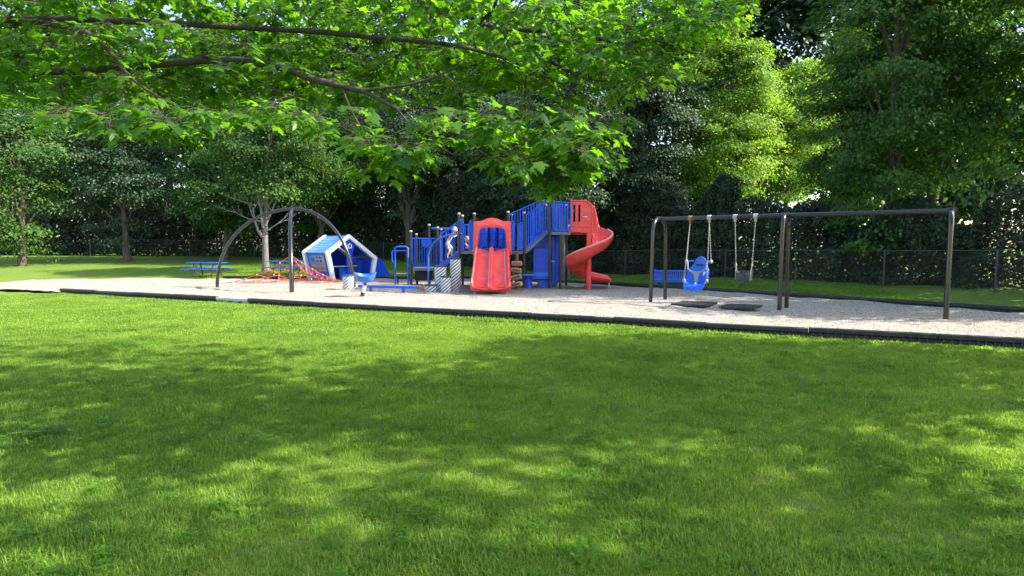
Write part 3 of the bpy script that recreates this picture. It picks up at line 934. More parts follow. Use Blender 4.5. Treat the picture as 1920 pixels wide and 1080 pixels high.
m.build('stair_rail', M['blue_coat'], PS)
# curved grab rail from the ground up to the middle deck
cb = G(803.5, 536, ZG)
pts = [(cb.x, cb.y, -0.05), (cb.x, cb.y, W(803, 490, cb.y).z)] + bez(W(803, 480, cb.y), W(808, 446, cb.y - 0.1), W(838, 438.5, YF + 0.3), W(866, 438, YF - 0.05), 12)
MB().tube(pts, 0.036, 10).build('curved_rail', M['sky_blue'], PS)

# stair from the middle deck to the high deck
ZH = 2.14
HX0, HX1, HY0, HY1 = W(1031, 435, 22.0).x, W(1070, 435, 22.0).x, 22.0, 23.35
deck(HX0, HX1, HY0, HY1, ZH)
zt2 = W(1031, 375, HY0).z
post(HX0, HY0, zt2); post(W(1051, 435, HY0).x, HY0, ZH - 0.1, cap=False); post(HX1 - 0.03, HY1, zt2 - 0.1); post(HX0 + 0.02, HY1, zt2 + 0.02)
post(W(1040, 435, HY1).x, HY1 + 0.03, ZH - 0.1, cap=False)
ux0, ux1 = XD, HX0
m = MB()
for i in range(5):
    x = ux0 + (ux1 - ux0) * (i + 0.5) / 5
    z = ZM + (ZH - ZM) * (i + 0.7) / 5
    m.box((x, 22.75, z), ((ux1 - ux0) / 5 * 1.15, 1.0, 0.035))
m.build('stair_tread', M['deck'], PS, bevel=0.005)
for y in (YF - 0.02, 23.3):
    m = MB(); m.prism([(ux0 + 0.05, ZM - 0.12), (ux1 - 0.05, ZH - 0.06), (ux1 - 0.05, ZH + 0.02), (ux0 + 0.05, ZM + 0.07)], (0, y, 0), (1, 0, 0), HZ, (0, 0.035, 0))
    m.build('stair_stringer', M['deck'], PS, bevel=0.006)
    m = MB(); m.prism([(ux0 + 0.05, ZM + 0.075), (ux1 - 0.05, ZH + 0.025), (ux1 - 0.05, ZH + 0.11), (ux0 + 0.05, ZM + 0.16)], (0, y + 0.003, 0), (1, 0, 0), HZ, (0, 0.03, 0))
    m.build('stair_kick_rail', M['blue_coat'], PS, bevel=0.005)
panel((ux0 + 0.07, YF - 0.02, ZM + 0.16), (ux1 - 0.08, YF - 0.02, ZH + 0.10), W(985, 403, YF).z - ZM - 0.16, W(1029, 377, YF).z - ZH - 0.10, 10, flat=0.034)
bx0, bx1 = W(955, 402, 23.5).x, W(1011, 377, 23.5).x
panel((bx0, 23.5, ZM + 0.05), (bx1, 23.5, ZH + 0.05), W(955, 402, 23.5).z - ZM - 0.05, W(1011, 377, 23.5).z - ZH - 0.05, 11, flat=0.040)
panel((bx1 + 0.05, 23.5, ZH + 0.05), (HX0 + 0.1, 23.5, ZH + 0.05), W(1011, 377, 23.5).z - ZH - 0.05, W(1011, 379, 23.5).z - ZH - 0.05, 4, flat=0.05)
# high deck panels
zp = W(1050, 378, HY0).z
x0p = W(1038.5, 400, HY0).x
panel((x0p, HY0, ZH + 0.06), (HX1 - 0.01, HY0, ZH + 0.06), zp - ZH - 0.06, zp - ZH - 0.10, 6, flat=0.05)
m = MB(); m.tube([(HX0 + 0.02, HY0, zp - 0.01), (x0p, HY0, zp)], 0.02, 8); m.build('top_rail', M['blue_coat'], PS)
panel((HX0 + 0.1, HY1, ZH + 0.06), (HX1 - 0.01, HY1, ZH + 0.06), zp - ZH - 0.06, zp - ZH - 0.10, 7, flat=0.05)
panel((HX0 + 0.02, HY1 - 0.05, ZH + 0.06), (HX0 + 0.02, HY1 - 0.5, ZH + 0.06), 1.0, 1.0, 4, flat=0.05)
MB().tube([(HX0 + 0.01, HY0 - 0.02, zt2 - 0.05), (HX0 + 0.01, HY0 - 0.02, zt2 + 0.06)], 0.03, 8).build('finial', M['blue_coat'], PS)

# under-deck counter, seat and panels
xk0, xk1 = W(1000, 500, 22.6).x, W(1029, 500, 22.6).x
m = MB(); m.box(((xk0 + xk1) / 2, 22.62, 1.0), (xk1 - xk0, 0.06, 1.06))
kp = m.build('phone_panel', M['blue'], PS, bevel=0.015)
m = MB()
for i in range(3):
    for j in range(3):
        m.box((xk0 + 0.18 + 0.075 * i, 22.583, 0.80 + 0.15 * j), (0.05, 0.014, 0.10))
m.ring([(xk0 + 0.12, 0.70), (xk0 + 0.42, 0.70), (xk0 + 0.42, 1.24), (xk0 + 0.12, 1.24)], [(xk0 + 0.135, 0.715), (xk0 + 0.405, 0.715), (xk0 + 0.405, 1.225), (xk0 + 0.135, 1.225)], (0, 22.588, 0), (1, 0, 0), HZ, (0, -0.01, 0))
m.build('keypad_relief', M['blue_coat'], kp, bevel=0.004)
m = MB(); m.box(((xk0 + xk1) / 2 + 0.1, 22.9, 1.75), (xk1 - xk0 + 0.35, 0.05, 0.48)); m.build('upper_panel', M['blue'], PS, bevel=0.015)
seat = [(xk0 - 0.12, 22.05), (xk1 + 0.02, 22.05), (xk1 + 0.02, 22.58), (xk0 - 0.02, 22.58)]
m = MB(); m.prism(seat, (0, 0, 0.36), (1, 0, 0), (0, 1, 0), (0, 0, 0.07)); sb_ = m.build('counter_seat', M['blue'], PS, bevel=0.02)
m = MB(); m.prism([(xk0 + 0.2, 0), (xk1 - 0.02, 0), (xk1 - 0.02, 0.35), (xk0 + 0.12, 0.35)], (0, 22.2, 0), (1, 0, 0), HZ, (0, 0.3, 0)); m.build('seat_foot', M['blue'], sb_, bevel=0.02)
m = MB(); m.box(((xk0 + xk1) / 2, 22.56, 0.5), (xk1 - xk0, 0.07, 0.2)); m.build('seat_back', M['sky_blue'], PS, bevel=0.02)
ta = W(978.5, 520, 22.2).x; tb = W(1001, 520, 22.2).x
m = MB(); m.box(((ta + tb) / 2, 22.25, 0.52), (tb - ta, 0.5, 0.07)); tt_ = m.build('table_top', M['sky_blue'], PS, bevel=0.025)
m = MB(); m.lathe([(0.17, -0.02), (0.15, 0.1), (0.15, 0.4), (0.17, 0.48)], ((ta + tb) / 2 + 0.02, 22.25, 0), 16); m.build('table_foot', M['blue'], tt_)
xp0, xp1 = W(1034, 500, 22.9).x, W(1048, 500, 22.9).x
m = MB(); m.prism([(xp0, 0.05), (xp1 - 0.06, 0.05), (xp1, 0.5), (xp1, 2.0), (xp0, 2.0)], (0, 22.9, 0), (1, 0, 0), HZ, (0, 0.08, 0)); vp = m.build('tall_panel', M['blue'], PS, bevel=0.02)
m = MB(); m.tube([((xp0 + xp1) / 2 + 0.04, 22.86, 0.05), ((xp0 + xp1) / 2 + 0.04, 22.86, 2.0)], 0.035, 10); m.build('corner_pipe', M['blue_coat'], vp)
MB().box((xp0 + 0.06, 22.88, 1.02), (0.14, 0.03, 0.05)).build('bracket', M['galv'], vp)

# plank climber
cx_ = W(968, 500, 21.9).x
MB().tube([(cx_, 22.0, -0.05), (cx_ + 0.02, 22.0, 1.40)], 0.07, 12).build('climber_post', M['wood_post'], PS)
for px, py, ang in ((969, 494, 0), (968, 506.5, -7), (968, 519.5, 12), (966.5, 533, 4)):
    c = W(px, py, 21.85)
    Mx = Matrix.Rotation(R(-ang), 3, 'Y')
    m = MB(); m.box(c, (0.40, 0.16, 0.175), Mx)
    tr = m.build('climber_tread', M['wood_tread'], PS, bevel=0.03, seg=3)
    m = MB(); m.box(c + V((0, -0.085, 0)), (0.28, 0.008, 0.08), Mx); m.build('tread_grain', M['wood_post'] if ang else M['orange'], tr, bevel=0.002)

# -------- double slide
SX = W(922.5, 480, 22.0).x
HWID = 0.66
path = []                                                            # (y, z) of the chute floor
for y, z in ((22.22, 1.40), (21.95, 1.385), (21.72, 1.32), (21.45, 1.185), (21.1, 0.99), (20.75, 0.80), (20.4, 0.615), (20.1, 0.47), (19.85, 0.37), (19.6, 0.30), (19.35, 0.265), (19.1, 0.25), (18.98, 0.225), (18.93, 0.17)):
    path.append((y, z))


def slide_sec(i):
    y, z = path[i]
    k = i / (len(path) - 1)
    y2, z2 = path[min(i + 1, len(path) - 1)]; y1_, z1_ = path[max(i - 1, 0)]
    ty_, tz_ = y2 - y1_, z2 - z1_
    l = math.hypot(ty_, tz_); nrm = V((0, -tz_ / l * (-1 if ty_ > 0 else 1), abs(ty_) / l))
    nrm = V((0, tz_ / l, -ty_ / l))
    if nrm.z < 0: nrm = -nrm
    h = (0.10 + 0.15 * min(1, k / 0.3)) if k < 0.8 else 0.25 - 0.17 * ((k - 0.8) / 0.2) ** 1.5
    hd = 0.21 if k < 0.75 else 0.21 - 0.13 * (k - 0.75) / 0.25
    w = HWID * (0.93 + 0.07 * min(1, k * 1.6)) * (1.0 if k < 0.9 else 1 - 0.06 * (k - 0.9) / 0.1)
    top = [(-w, -0.04), (-w - 0.02, h * 0.6), (-w, h), (-w + 0.05, h + 0.02), (-w + 0.09, h), (-w + 0.105, h * 0.5), (-w + 0.115, 0.04), (-w + 0.15, 0.0), (-w + 0.19, 0.0), (-w * 0.5, -0.008),
           (-0.13, 0.0), (-0.10, 0.0), (-0.075, 0.04), (-0.06, hd * 0.6), (-0.045, hd), (0.0, hd + 0.015)]
    full = top + [(-x, z_) for x, z_ in top[-2::-1]]
    bot = [(w - 0.02, -0.07), (w * 0.5, -0.06), (0.0, -0.05), (-w * 0.5, -0.06), (-w + 0.02, -0.07)]
    base = V((SX + 0.06 * k, y, z))
    return [base + V((x, 0, 0)) + nrm * q for x, q in full + bot]


m = MB(); m.loft([slide_sec(i) for i in range(len(path))])
ds = m.build('double_slide', M['red'], PS, smooth=55)
sd = ds.modifiers.new('Subdivision', 'SUBSURF'); sd.levels = 1; sd.render_levels = 2
for dx, hh in ((-1, 0), (1, 0), (0, 1)):                              # pale rims: wear plus sky reflection painted into the colour
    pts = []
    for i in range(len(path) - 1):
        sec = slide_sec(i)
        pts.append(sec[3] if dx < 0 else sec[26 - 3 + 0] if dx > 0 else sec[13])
    MB().tube(pts, 0.034 if dx else 0.036, 8).build('slide_rim', M['red_worn_sheen'], ds)
rg = MB()
for sx in (-0.33, 0.33):                                             # run-out ridges
    for j, y in enumerate((19.42, 19.30, 19.18)):
        w = 0.13 - 0.012 * j
        rg.tube([(SX + 0.06 + sx - w, y, 0.272 + 0.06 * (y - 19.1)), (SX + 0.06 + sx, y - 0.03, 0.278 + 0.06 * (y - 19.1)), (SX + 0.06 + sx + w, y, 0.272 + 0.06 * (y - 19.1))], 0.02, 8)
rg.build('runout_ridge', M['red'], ds)
for sx in (-0.50, 0.50):
    MB().tube([(SX + 0.06 + sx, 19.15, 0.22), (SX + 0.06 + sx * 1.05, 19.05, 0.06), (SX + 0.06 + sx * 1.1, 19.0, -0.05)], 0.025, 8).build('slide_foot', M['galv'], ds)
# hood
zh0 = W(922, 478, YF).z; zh1 = W(922, 414.5, YF).z; zh2 = W(922, 408.5, YF).z
hw = 0.70


def dens(pts, n):
    pts = [V((*p, 0)) for p in pts]
    L_ = [0]
    for a, b in zip(pts, pts[1:]): L_.append(L_[-1] + (b - a).length)
    out, j = [], 0
    for i in range(n):
        s = L_[-1] * i / (n - 1)
        while j < len(L_) - 2 and s > L_[j + 1]: j += 1
        q = pts[j].lerp(pts[j + 1], (s - L_[j]) / max(1e-9, L_[j + 1] - L_[j]))
        out.append((q.x, q.y))
    return out


zb_ = 1.28
crest = [(hw * 0.55 * math.cos(math.pi * (1 - i / 12)), zh1 + (zh2 - zh1) * (0.5 - 0.5 * math.cos(2 * math.pi * i / 12))) for i in range(13)]
out_path = [(-hw - 0.03, zb_), (-hw, zh1 - 0.03), (-hw + 0.03, zh1)] + crest + [(hw - 0.03, zh1), (hw, zh1 - 0.03), (hw + 0.03, zb_)]
zi = W(922, 427, YF).z
in_path = [(-hw + 0.13, zb_), (-hw + 0.19, zi - 0.22), (-hw + 0.24, zi - 0.08), (-hw + 0.36, zi)] + [(x, zi + 0.01) for x in (-0.2, 0, 0.2)] + [(hw - 0.36, zi), (hw - 0.24, zi - 0.08), (hw - 0.19, zi - 0.22), (hw - 0.13, zb_)]
O_, I_ = dens(out_path, 60), dens(in_path, 60)
mid1 = [(a[0] * 0.62 + b[0] * 0.38, a[1] * 0.62 + b[1] * 0.38) for a, b in zip(O_, I_)]
mid2 = [(a[0] * 0.3 + b[0] * 0.7, a[1] * 0.3 + b[1] * 0.7) for a, b in zip(O_, I_)]


def hsec(p, y): return [V((SX + a, y, b)) for a, b in p]


m = MB()
layers = [(O_, YF + 0.06), (O_, YF - 0.06), (mid1, YF - 0.075), (mid2, YF - 0.16), (I_, YF - 0.14), (I_, YF + 0.06)]
m.loft([hsec(p, y) for p, y in layers] + [hsec(O_, YF + 0.06)], closed_sec=False, caps=False)
for k in (0, 59):
    base = len(m.v); vs = [hsec([p[k]], y)[0] for p, y in layers]; m.add(vs, [tuple(range(len(vs)))])
m.build('slide_hood', M['red'], PS, smooth=50)

# -------- spiral slide
CX, CY = W(1104, 480, 22.3).x, 22.3
RI, RO = 0.10, 0.86
secs = []
NS = 96
# straight entry then one turn clockwise, then straight run-out
def sp_sec(c, out, z, hi, ho):
    """c: axis point, out: outward unit vector; floor between RI and RO"""
    prof = [(RI, hi), (RI + 0.05, hi + 0.02), (RI + 0.09, hi), (RI + 0.13, hi * 0.35), (RI + 0.22, 0.03), (0.45, 0.0), (0.62, 0.02), (0.74, 0.09), (RO - 0.06, ho * 0.5 + 0.04), (RO - 0.035, ho), (RO + 0.02, ho + 0.025), (RO + 0.055, ho - 0.01),
            (RO + 0.04, ho - 0.05), (RO + 0.0, ho * 0.5), (0.78, 0.02), (0.64, -0.05), (0.45, -0.07), (RI + 0.18, -0.05), (RI + 0.06, 0.0)]
    return [c + out * r_ + HZ * (z + q) for r_, q in prof]


def sstep(a, b, x):
    x = min(1, max(0, (x - a) / (b - a))); return x * x * (3 - 2 * x)


for i in range(6):
    c = V((HX1 - CX + CX - 0.02 + (CX - HX1) * i / 6, CY, 0))
    secs.append(sp_sec(c, V((0, 1, 0)), ZH - 0.02 - 0.02 * i / 6, 0.28, 0.34))
for i in range(NS + 1):
    k = i / NS
    a = R(90 - 372 * k)
    out = V((math.cos(a), math.sin(a), 0))
    z = ZH - 0.04 - 1.78 * (0.18 * k + 0.82 * (k * k * (3 - 2 * k) * 0.45 + k * 0.55)) * 1.0
    z = max(z, 0.20 + 0.3 * max(0, 1 - k))
    ho = 0.36 + 0.80 * sstep(-0.015, 0.03, k) * (1 - sstep(0.055, 0.095, k))
    ho -= 0.14 * sstep(0.85, 1, k)
    secs.append(sp_sec(V((CX, CY, 0)), out, z, 0.26 - 0.1 * sstep(0.85, 1, k), ho))
zend = z
ae = R(90 - 372)
td = V((math.sin(ae), -math.cos(ae), 0))
oute = V((math.cos(ae), math.sin(ae), 0))
for i in range(1, 7):
    k = i / 6
    secs.append(sp_sec(V((CX, CY, 0)) + td * (0.84 * k), oute, zend - 0.05 * k, 0.16 - 0.07 * k, 0.23 - 0.14 * k))
m = MB(); m.loft(secs)
ss = m.build('spiral_slide', M['red'], PS, smooth=55)
sd = ss.modifiers.new('Subdivision', 'SUBSURF'); sd.levels = 1; sd.render_levels = 1
MB().tube([sec[10] for sec in secs[22:-1]], 0.036, 8).build('spiral_rim', M['red_worn_sheen'], ss)
MB().tube([(CX, CY, -0.05), (CX, CY, ZH + 0.05)], 0.10, 18).build('spiral_column', M['red'], ss)
e = V((CX, CY, 0)) + td * 0.75
for r_ in (0.3, 0.68):
    q = e + oute * r_
    MB().tube([q + HZ * 0.2, q - HZ * 0.05], 0.02, 8).build('slide_foot', M['galv'], ss)
# seams between the moulded sections
for idx_ in (32, 54, 76):
    sec = secs[idx_]
    cen = sum(sec, V((0, 0, 0))) / len(sec)
    MB().tube([cen + (p - cen) * 1.012 for p in sec[7:17]], 0.012, 6).build('flange', M['red'], ss)
# hood panel with two slots, facing the camera
hx0, hx1 = HX1 - 0.01, W(1110, 400, 22.2).x
zb_, zt_ = W(1085, 435, 22.2).z, W(1085, 376.5, 22.2).z
xs_ = [W(p, 400, 22.2).x for p in (1074.5, 1078.5, 1084, 1088)]
zs_ = (W(0, 416, 22.2).z, W(0, 384, 22.2).z)
YH = CY - 0.16
m = MB()
def pr(poly): m.prism(poly, (0, YH, 0), (1, 0, 0), HZ, (0, 0.07, 0))
pr([(hx0, zb_), (xs_[0], zb_), (xs_[0], zt_), (hx0, zt_)])
pr([(xs_[0], zb_), (xs_[1], zb_), (xs_[1], zs_[0]), (xs_[0], zs_[0])]); pr([(xs_[0], zs_[1]), (xs_[1], zs_[1]), (xs_[1], zt_), (xs_[0], zt_)])
pr([(xs_[1], zb_), (xs_[2], zb_), (xs_[2], zt_), (xs_[1], zt_)])
pr([(xs_[2], zb_), (xs_[3], zb_), (xs_[3], zs_[0]), (xs_[2], zs_[0])]); pr([(xs_[2], zs_[1]), (xs_[3], zs_[1]), (xs_[3], zt_), (xs_[2], zt_)])
rc = 0.32
arc = [(hx1 - rc + rc * math.cos(a), zt_ - rc + rc * math.sin(a)) for a in [R(90 - 15 * i) for i in range(7)]]
pr([(xs_[3], zb_ - 0.02), (hx1, zb_ - 0.02)] + [(hx1, zt_ - rc)] + arc[::-1] + [(xs_[3], zt_)])
bmt = m
hp = m.build('spiral_hood', M['red'], PS, smooth=40)
MB().tube([(hx0, YH - 0.01, zt_)] + [(x, YH - 0.01, z_) for x, z_ in arc] + [(hx1, YH - 0.01, zb_ - 0.02)], 0.03, 8).build('hood_rim', M['red'], hp)
MB().tube([(hx0, YH - 0.005, zb_ + 0.20), (hx1 - 0.05, YH - 0.005, zb_ + 0.20), (hx1, YH - 0.005, zb_ + 0.14)], 0.022, 8).build('hood_rib', M['red'], hp)
q = W(1097, 406.5, YH - 0.004)
m = MB(); m.box(q, (0.20, 0.006, 0.085)); lb_ = m.build('maker_label', M['sticker_blue'], hp)
m = MB(); m.box(q + V((0, -0.004, 0.0)), (0.17, 0.004, 0.035)); m.build('label_band', M['sticker'], lb_)

# ------------------------------------------------------------------ transfer step with handles
c0 = V(((752 - 960) / F * 23.9, 23.9, 0))
t = thing('transfer_step', c0, 'blue tubular step frame with side handle loop, left of the low deck', 'step frame')
xa, xb = W(741, 500, 23.9).x, W(765, 500, 23.9).x
zt3 = W(750, 462.5, 23.9).z
m = MB(); m.tube([(xa, 23.9, -0.05), (xa, 23.9, zt3 - 0.12)] + [(xa + 0.12 - 0.12 * math.cos(k * math.pi / 10), 23.9, zt3 - 0.12 + 0.12 * math.sin(k * math.pi / 10)) for k in range(1, 6)] + [(xb - 0.06, 23.9, zt3), (xb, 23.9, zt3 - 0.06), (xb, 23.9, -0.05)], 0.034, 10)
m.build('hoop', M['blue_coat'], t)
MB().tube([(xa, 23.9, W(750, 470, 23.9).z), (xb, 23.9, W(750, 470, 23.9).z)], 0.028, 10).build('cross_bar', M['blue_coat'], t)
m = MB(); zz0, zz1 = W(737, 491, 23.9).z, W(737, 470, 23.9).z
m.tube([(xa, 23.9, zz1), (xa - 0.08, 23.88, zz1), (xa - 0.12, 23.88, zz1 - 0.06), (xa - 0.12, 23.88, zz0 + 0.06), (xa - 0.08, 23.88, zz0), (xa, 23.9, zz0)], 0.024, 10); m.build('side_handle', M['blue_coat'], t)
zs3 = W(750, 515, 23.9).z
MB().box(((xa + xb) / 2, 24.15, zs3), (xb - xa + 0.06, 0.55, 0.07)).build('step', M['deck'], t, bevel=0.01)
for x in (xa, xb): MB().tube([(x, 24.4, -0.05), (x, 24.4, zs3)], 0.03, 8).build('leg', M['post'], t)

# ------------------------------------------------------------------ swing set
SL, SD = V((4.15, 16.6, 0)), V((2.65, -1.95, 0))
SDn = SD.normalized(); SPn = V((-SDn.y, SDn.x, 0)); SPn = SPn if SPn.y > 0 else -SPn
ZB = 2.37
t = thing('swing_frame', SL, 'black steel swing frame with bent tube legs on the gravel', 'swing frame')


def end_frame(c, spread):
    pts = []
    r_ = 0.30
    half = 0.50 * spread
    for sgn in (-1, 1):
        foot = c + SPn * (half * sgn) + V((0, 0, -0.05))
        side = c + SPn * (half * 0.86 * sgn)
        pts.append([foot, foot.lerp(side + HZ * (ZB - 0.42), 0.5), side + HZ * (ZB - 0.42)] +
                   bez(side + HZ * (ZB - 0.40), side + HZ * (ZB - 0.10), c + SPn * (0.25 * sgn) + HZ * ZB, c + SPn * (0.02 * sgn) + HZ * ZB, 10))
    for p in pts: MB().tube(p, 0.052, 14).build('leg', M['black'], t)
    MB().tube([c + HZ * (ZB) - SDn * 0.09, c + HZ * ZB + SDn * 0.09], 0.068, 14).build('collar', M['black'], t)


end_frame(SL, 1.06)
end_frame(SL + SD, 0.80)
end_frame(SL + SD * 2, 1.06)
MB().tube([SL + HZ * ZB - SDn * 0.05, SL + SD * 2 + HZ * ZB + SDn * 0.05], 0.052, 16).build('crossbar', M['black'], t)
hang = [SL + SD * k for k in (0.266, 0.425, 0.628, 0.782)]
for i, h in enumerate(hang):
    m = MB(); m.tube([h + HZ * ZB - SDn * 0.05, h + HZ * ZB + SDn * 0.05], 0.066, 14); m.box(h + HZ * (ZB - 0.09), (0.05, 0.05, 0.09))
    m.build('hanger', M['rust'] if i == 0 else M['cap'], t)


def chain(a, b, parent, name='chain'):
    n_ = int((b - a).length / 0.035)
    pts = [a.lerp(b, i / n_) for i in range(n_ + 1)]
    MB().tube(pts, [0.006 if i % 2 else 0.012 for i in range(n_ + 1)], 6).build(name, M['chain'], parent, smooth=0)


# adaptive seat
cs = SL + SD * 0.345
t = thing('adaptive_swing', V((cs.x, cs.y, ZB)), 'blue high backed moulded swing seat with harness hanging from the black crossbar', 'swing')
FW = -SPn                                                            # the seat faces the camera, a little left
SR = SDn
spine = [(0.16, 1.32, 0.03, 0.0), (0.165, 1.30, 0.10, 0.0), (0.16, 1.22, 0.155, 0.01), (0.15, 1.12, 0.17, 0.03), (0.13, 1.04, 0.235, 0.07), (0.10, 0.92, 0.29, 0.12), (0.06, 0.78, 0.30, 0.14), (0.02, 0.66, 0.30, 0.15), (-0.05, 0.60, 0.30, 0.14), (-0.16, 0.585, 0.305, 0.12), (-0.28, 0.58, 0.30, 0.09), (-0.35, 0.53, 0.285, 0.06), (-0.385, 0.46, 0.26, 0.04), (-0.40, 0.41, 0.21, 0.02)]
secs = []
for i, (b_, z, hwid, wing_) in enumerate(spine):
    a_, c_ = spine[max(0, i - 1)], spine[min(len(spine) - 1, i + 1)]
    tv = V((c_[0] - a_[0], c_[1] - a_[1])).normalized()
    nf, nz = tv.y, -tv.x                                             # inward (towards the child)
    row = []
    us = (-1, -0.9, -0.6, -0.25, 0, 0.25, 0.6, 0.9, 1)
    def pt(u, off):
        wv = wing_ * (abs(u) ** 3) + off
        return cs - FW * (b_) + FW * 0.0 + SR * (hwid * u) + HZ * z + (FW * (-nf) + HZ * nz) * wv
    up = [pt(u, 0.0) for u in us]; dn = [pt(u, -0.035) for u in us[::-1]]
    secs.append(up + dn)
m = MB(); m.loft(secs)
shell = m.build('seat_shell', M['seat_blue'], t, smooth=60)
sd = shell.modifiers.new('Subdivision', 'SUBSURF'); sd.levels = 1; sd.render_levels = 2
m = MB(); m.bar(cs + SR * -0.10 - FW * 0.085 + HZ * 1.10, cs + SR * 0.10 - FW * 0.085 + HZ * 1.10, 0.03, 0.03); m.build('head_slot', M['hole'], shell)
hc = cs + FW * 0.17 + HZ * 0.86
m = MB()
for sgn in (-1, 1):
    p0 = cs + SR * (0.27 * sgn) + FW * 0.10 + HZ * 1.19
    p1 = cs + SR * (0.24 * sgn) + FW * 0.16 + HZ * 0.98
    m.tube([p0, p1, hc + SR * (0.10 * sgn) + HZ * 0.04, hc], 0.022, 8)
m.prism([(-0.13, 0.07), (0.13, 0.07), (0.05, -0.06), (0.03, -0.30), (-0.03, -0.30), (-0.05, -0.06)], hc - FW * 0.0, SR, HZ, FW * 0.03)
m.build('harness', M['grey_plastic'], t, bevel=0.008)
m = MB(); m.box(hc + HZ * -0.30 + FW * 0.02, (0.09, 0.05, 0.13), Matrix.Rotation(0.6, 3, 'Z')); m.build('buckle', M['sticker'], t, bevel=0.02)
m = MB(); m.box(cs + SR * 0.16 - FW * 0.06 + HZ * 0.86, (0.11, 0.015, 0.11), Matrix.Rotation(-0.63, 3, 'Z')); m.build('label', M['sticker'], shell)
for sgn, h in ((-1, hang[0]), (1, hang[1])):
    MB().bar(cs + SR * (0.16 * sgn) - FW * 0.06 + HZ * 1.20, cs + SR * (0.33 * sgn) + HZ * 1.20, 0.04, 0.04).build('shoulder_bar', M['seat_blue'], t, bevel=0.01)
    a = cs + SR * (0.335 * sgn) + FW * 0.0 + HZ * 1.19
    MB().lathe([(0.02, -0.05), (0.045, -0.02), (0.04, 0.03), (0.02, 0.05)], a, 10).build('connector', M['chain'], t)
    chain(h + HZ * (ZB - 0.12), a, t)
    b = cs + SR * (0.31 * sgn) + FW * 0.24 + HZ * 0.68
    MB().lathe([(0.02, -0.05), (0.04, -0.02), (0.035, 0.03), (0.02, 0.05)], b, 10).build('connector', M['chain'], t)
    chain(h + HZ * (ZB - 0.12), b, t)
# bucket seat
cb_ = SL + SD * 0.705
zs4 = W(1393, 511, cb_.y).z
t = thing('bucket_swing', V((cb_.x, cb_.y, ZB)), 'small dark grey toddler bucket swing seat on two pale chains', 'swing')
m = MB()
prof = []
nseg = 28
o1, i1 = [], []
rows = []
for (sc_, z) in ((1.0, 0.02), (1.04, 0.0), (1.0, -0.10), (0.92, -0.18), (0.80, -0.235)):
    rows.append([cb_ + SR * (0.185 * sc_ * math.cos(a)) + FW * (0.15 * sc_ * math.sin(a)) + HZ * (zs4 + z + (0.03 * math.sin(a) * -1)) for a in [2 * math.pi * i / nseg for i in range(nseg)]])
for (sc_, z) in ((0.68, -0.22), (0.84, -0.17), (0.90, -0.09), (0.91, 0.0), (0.93, 0.02)):
    rows.append([cb_ + SR * (0.185 * sc_ * math.cos(a)) + FW * (0.15 * sc_ * math.sin(a)) + HZ * (zs4 + z + (0.03 * math.sin(a) * -1)) for a in [2 * math.pi * i / nseg for i in range(nseg)]])
rows.append(rows[0])
m.loft(rows, caps=False)
m.prism([(-0.05, 0.0), (0.05, 0.0), (0.035, -0.09), (-0.035, -0.09)], cb_ - FW * 0.13 + HZ * (zs4 - 0.19), SR, HZ, FW * 0.27)
m.build('bucket', M['dark_grey'], t, smooth=50)
for sgn, h in ((-1, hang[2]), (1, hang[3])):
    a = cb_ + SR * (0.20 * sgn) + HZ * (zs4 + 0.2)
    MB().lathe([(0.015, -0.05), (0.032, -0.02), (0.015, 0.05)], a, 8).build('triangle_link', M['chain'], t)
    chain(h + HZ * (ZB - 0.12), a, t)
    for f in (-1, 1): MB().tube([a, cb_ + SR * (0.185 * sgn) + FW * (0.07 * f) + HZ * (zs4 + 0.0), cb_ + SR * (0.18 * sgn) + FW * (0.07 * f) + HZ * (zs4 - 0.2)], 0.010, 6).build('hanger_strap', M['chain'], t)
# mats
for (px, py, wid, dep, lab) in ((1302, 570, 0.92, 0.92, 'black rubber mat on the gravel under the blue high backed swing'), (1389, 575.5, 0.84, 0.78, 'black rubber mat on the gravel under the small bucket swing')):
    c = G(px, py, 0.11)
    gv_ = 0.105
    n_ = 10
    up, dn = [], []
    m = MB()
    secs = []
    for i in range(n_ + 1):
        u = -wid / 2 + wid * i / n_
        sec = []
        for (w_, q) in ((-dep / 2, 0), (-dep / 2 + 0.03, 0.04), (-dep / 4, 0.042), (0, 0.045), (dep / 4, 0.042), (dep / 2 - 0.03, 0.04), (dep / 2, 0), (0, -0.02)):
            zz = 0.012 * math.sin(u * 3 + w_ * 2)
            sec.append(V((c.x, c.y, 0)) + SDn * u + SPn * w_ + HZ * (gv_ + q + zz))
        secs.append(sec)
    m.loft(secs)
    tag(m.build('rubber_mat', M['rubber'], None, origin=(c.x, c.y, gv_), smooth=30), lab, 'mat', 'rubber mats under the swings')

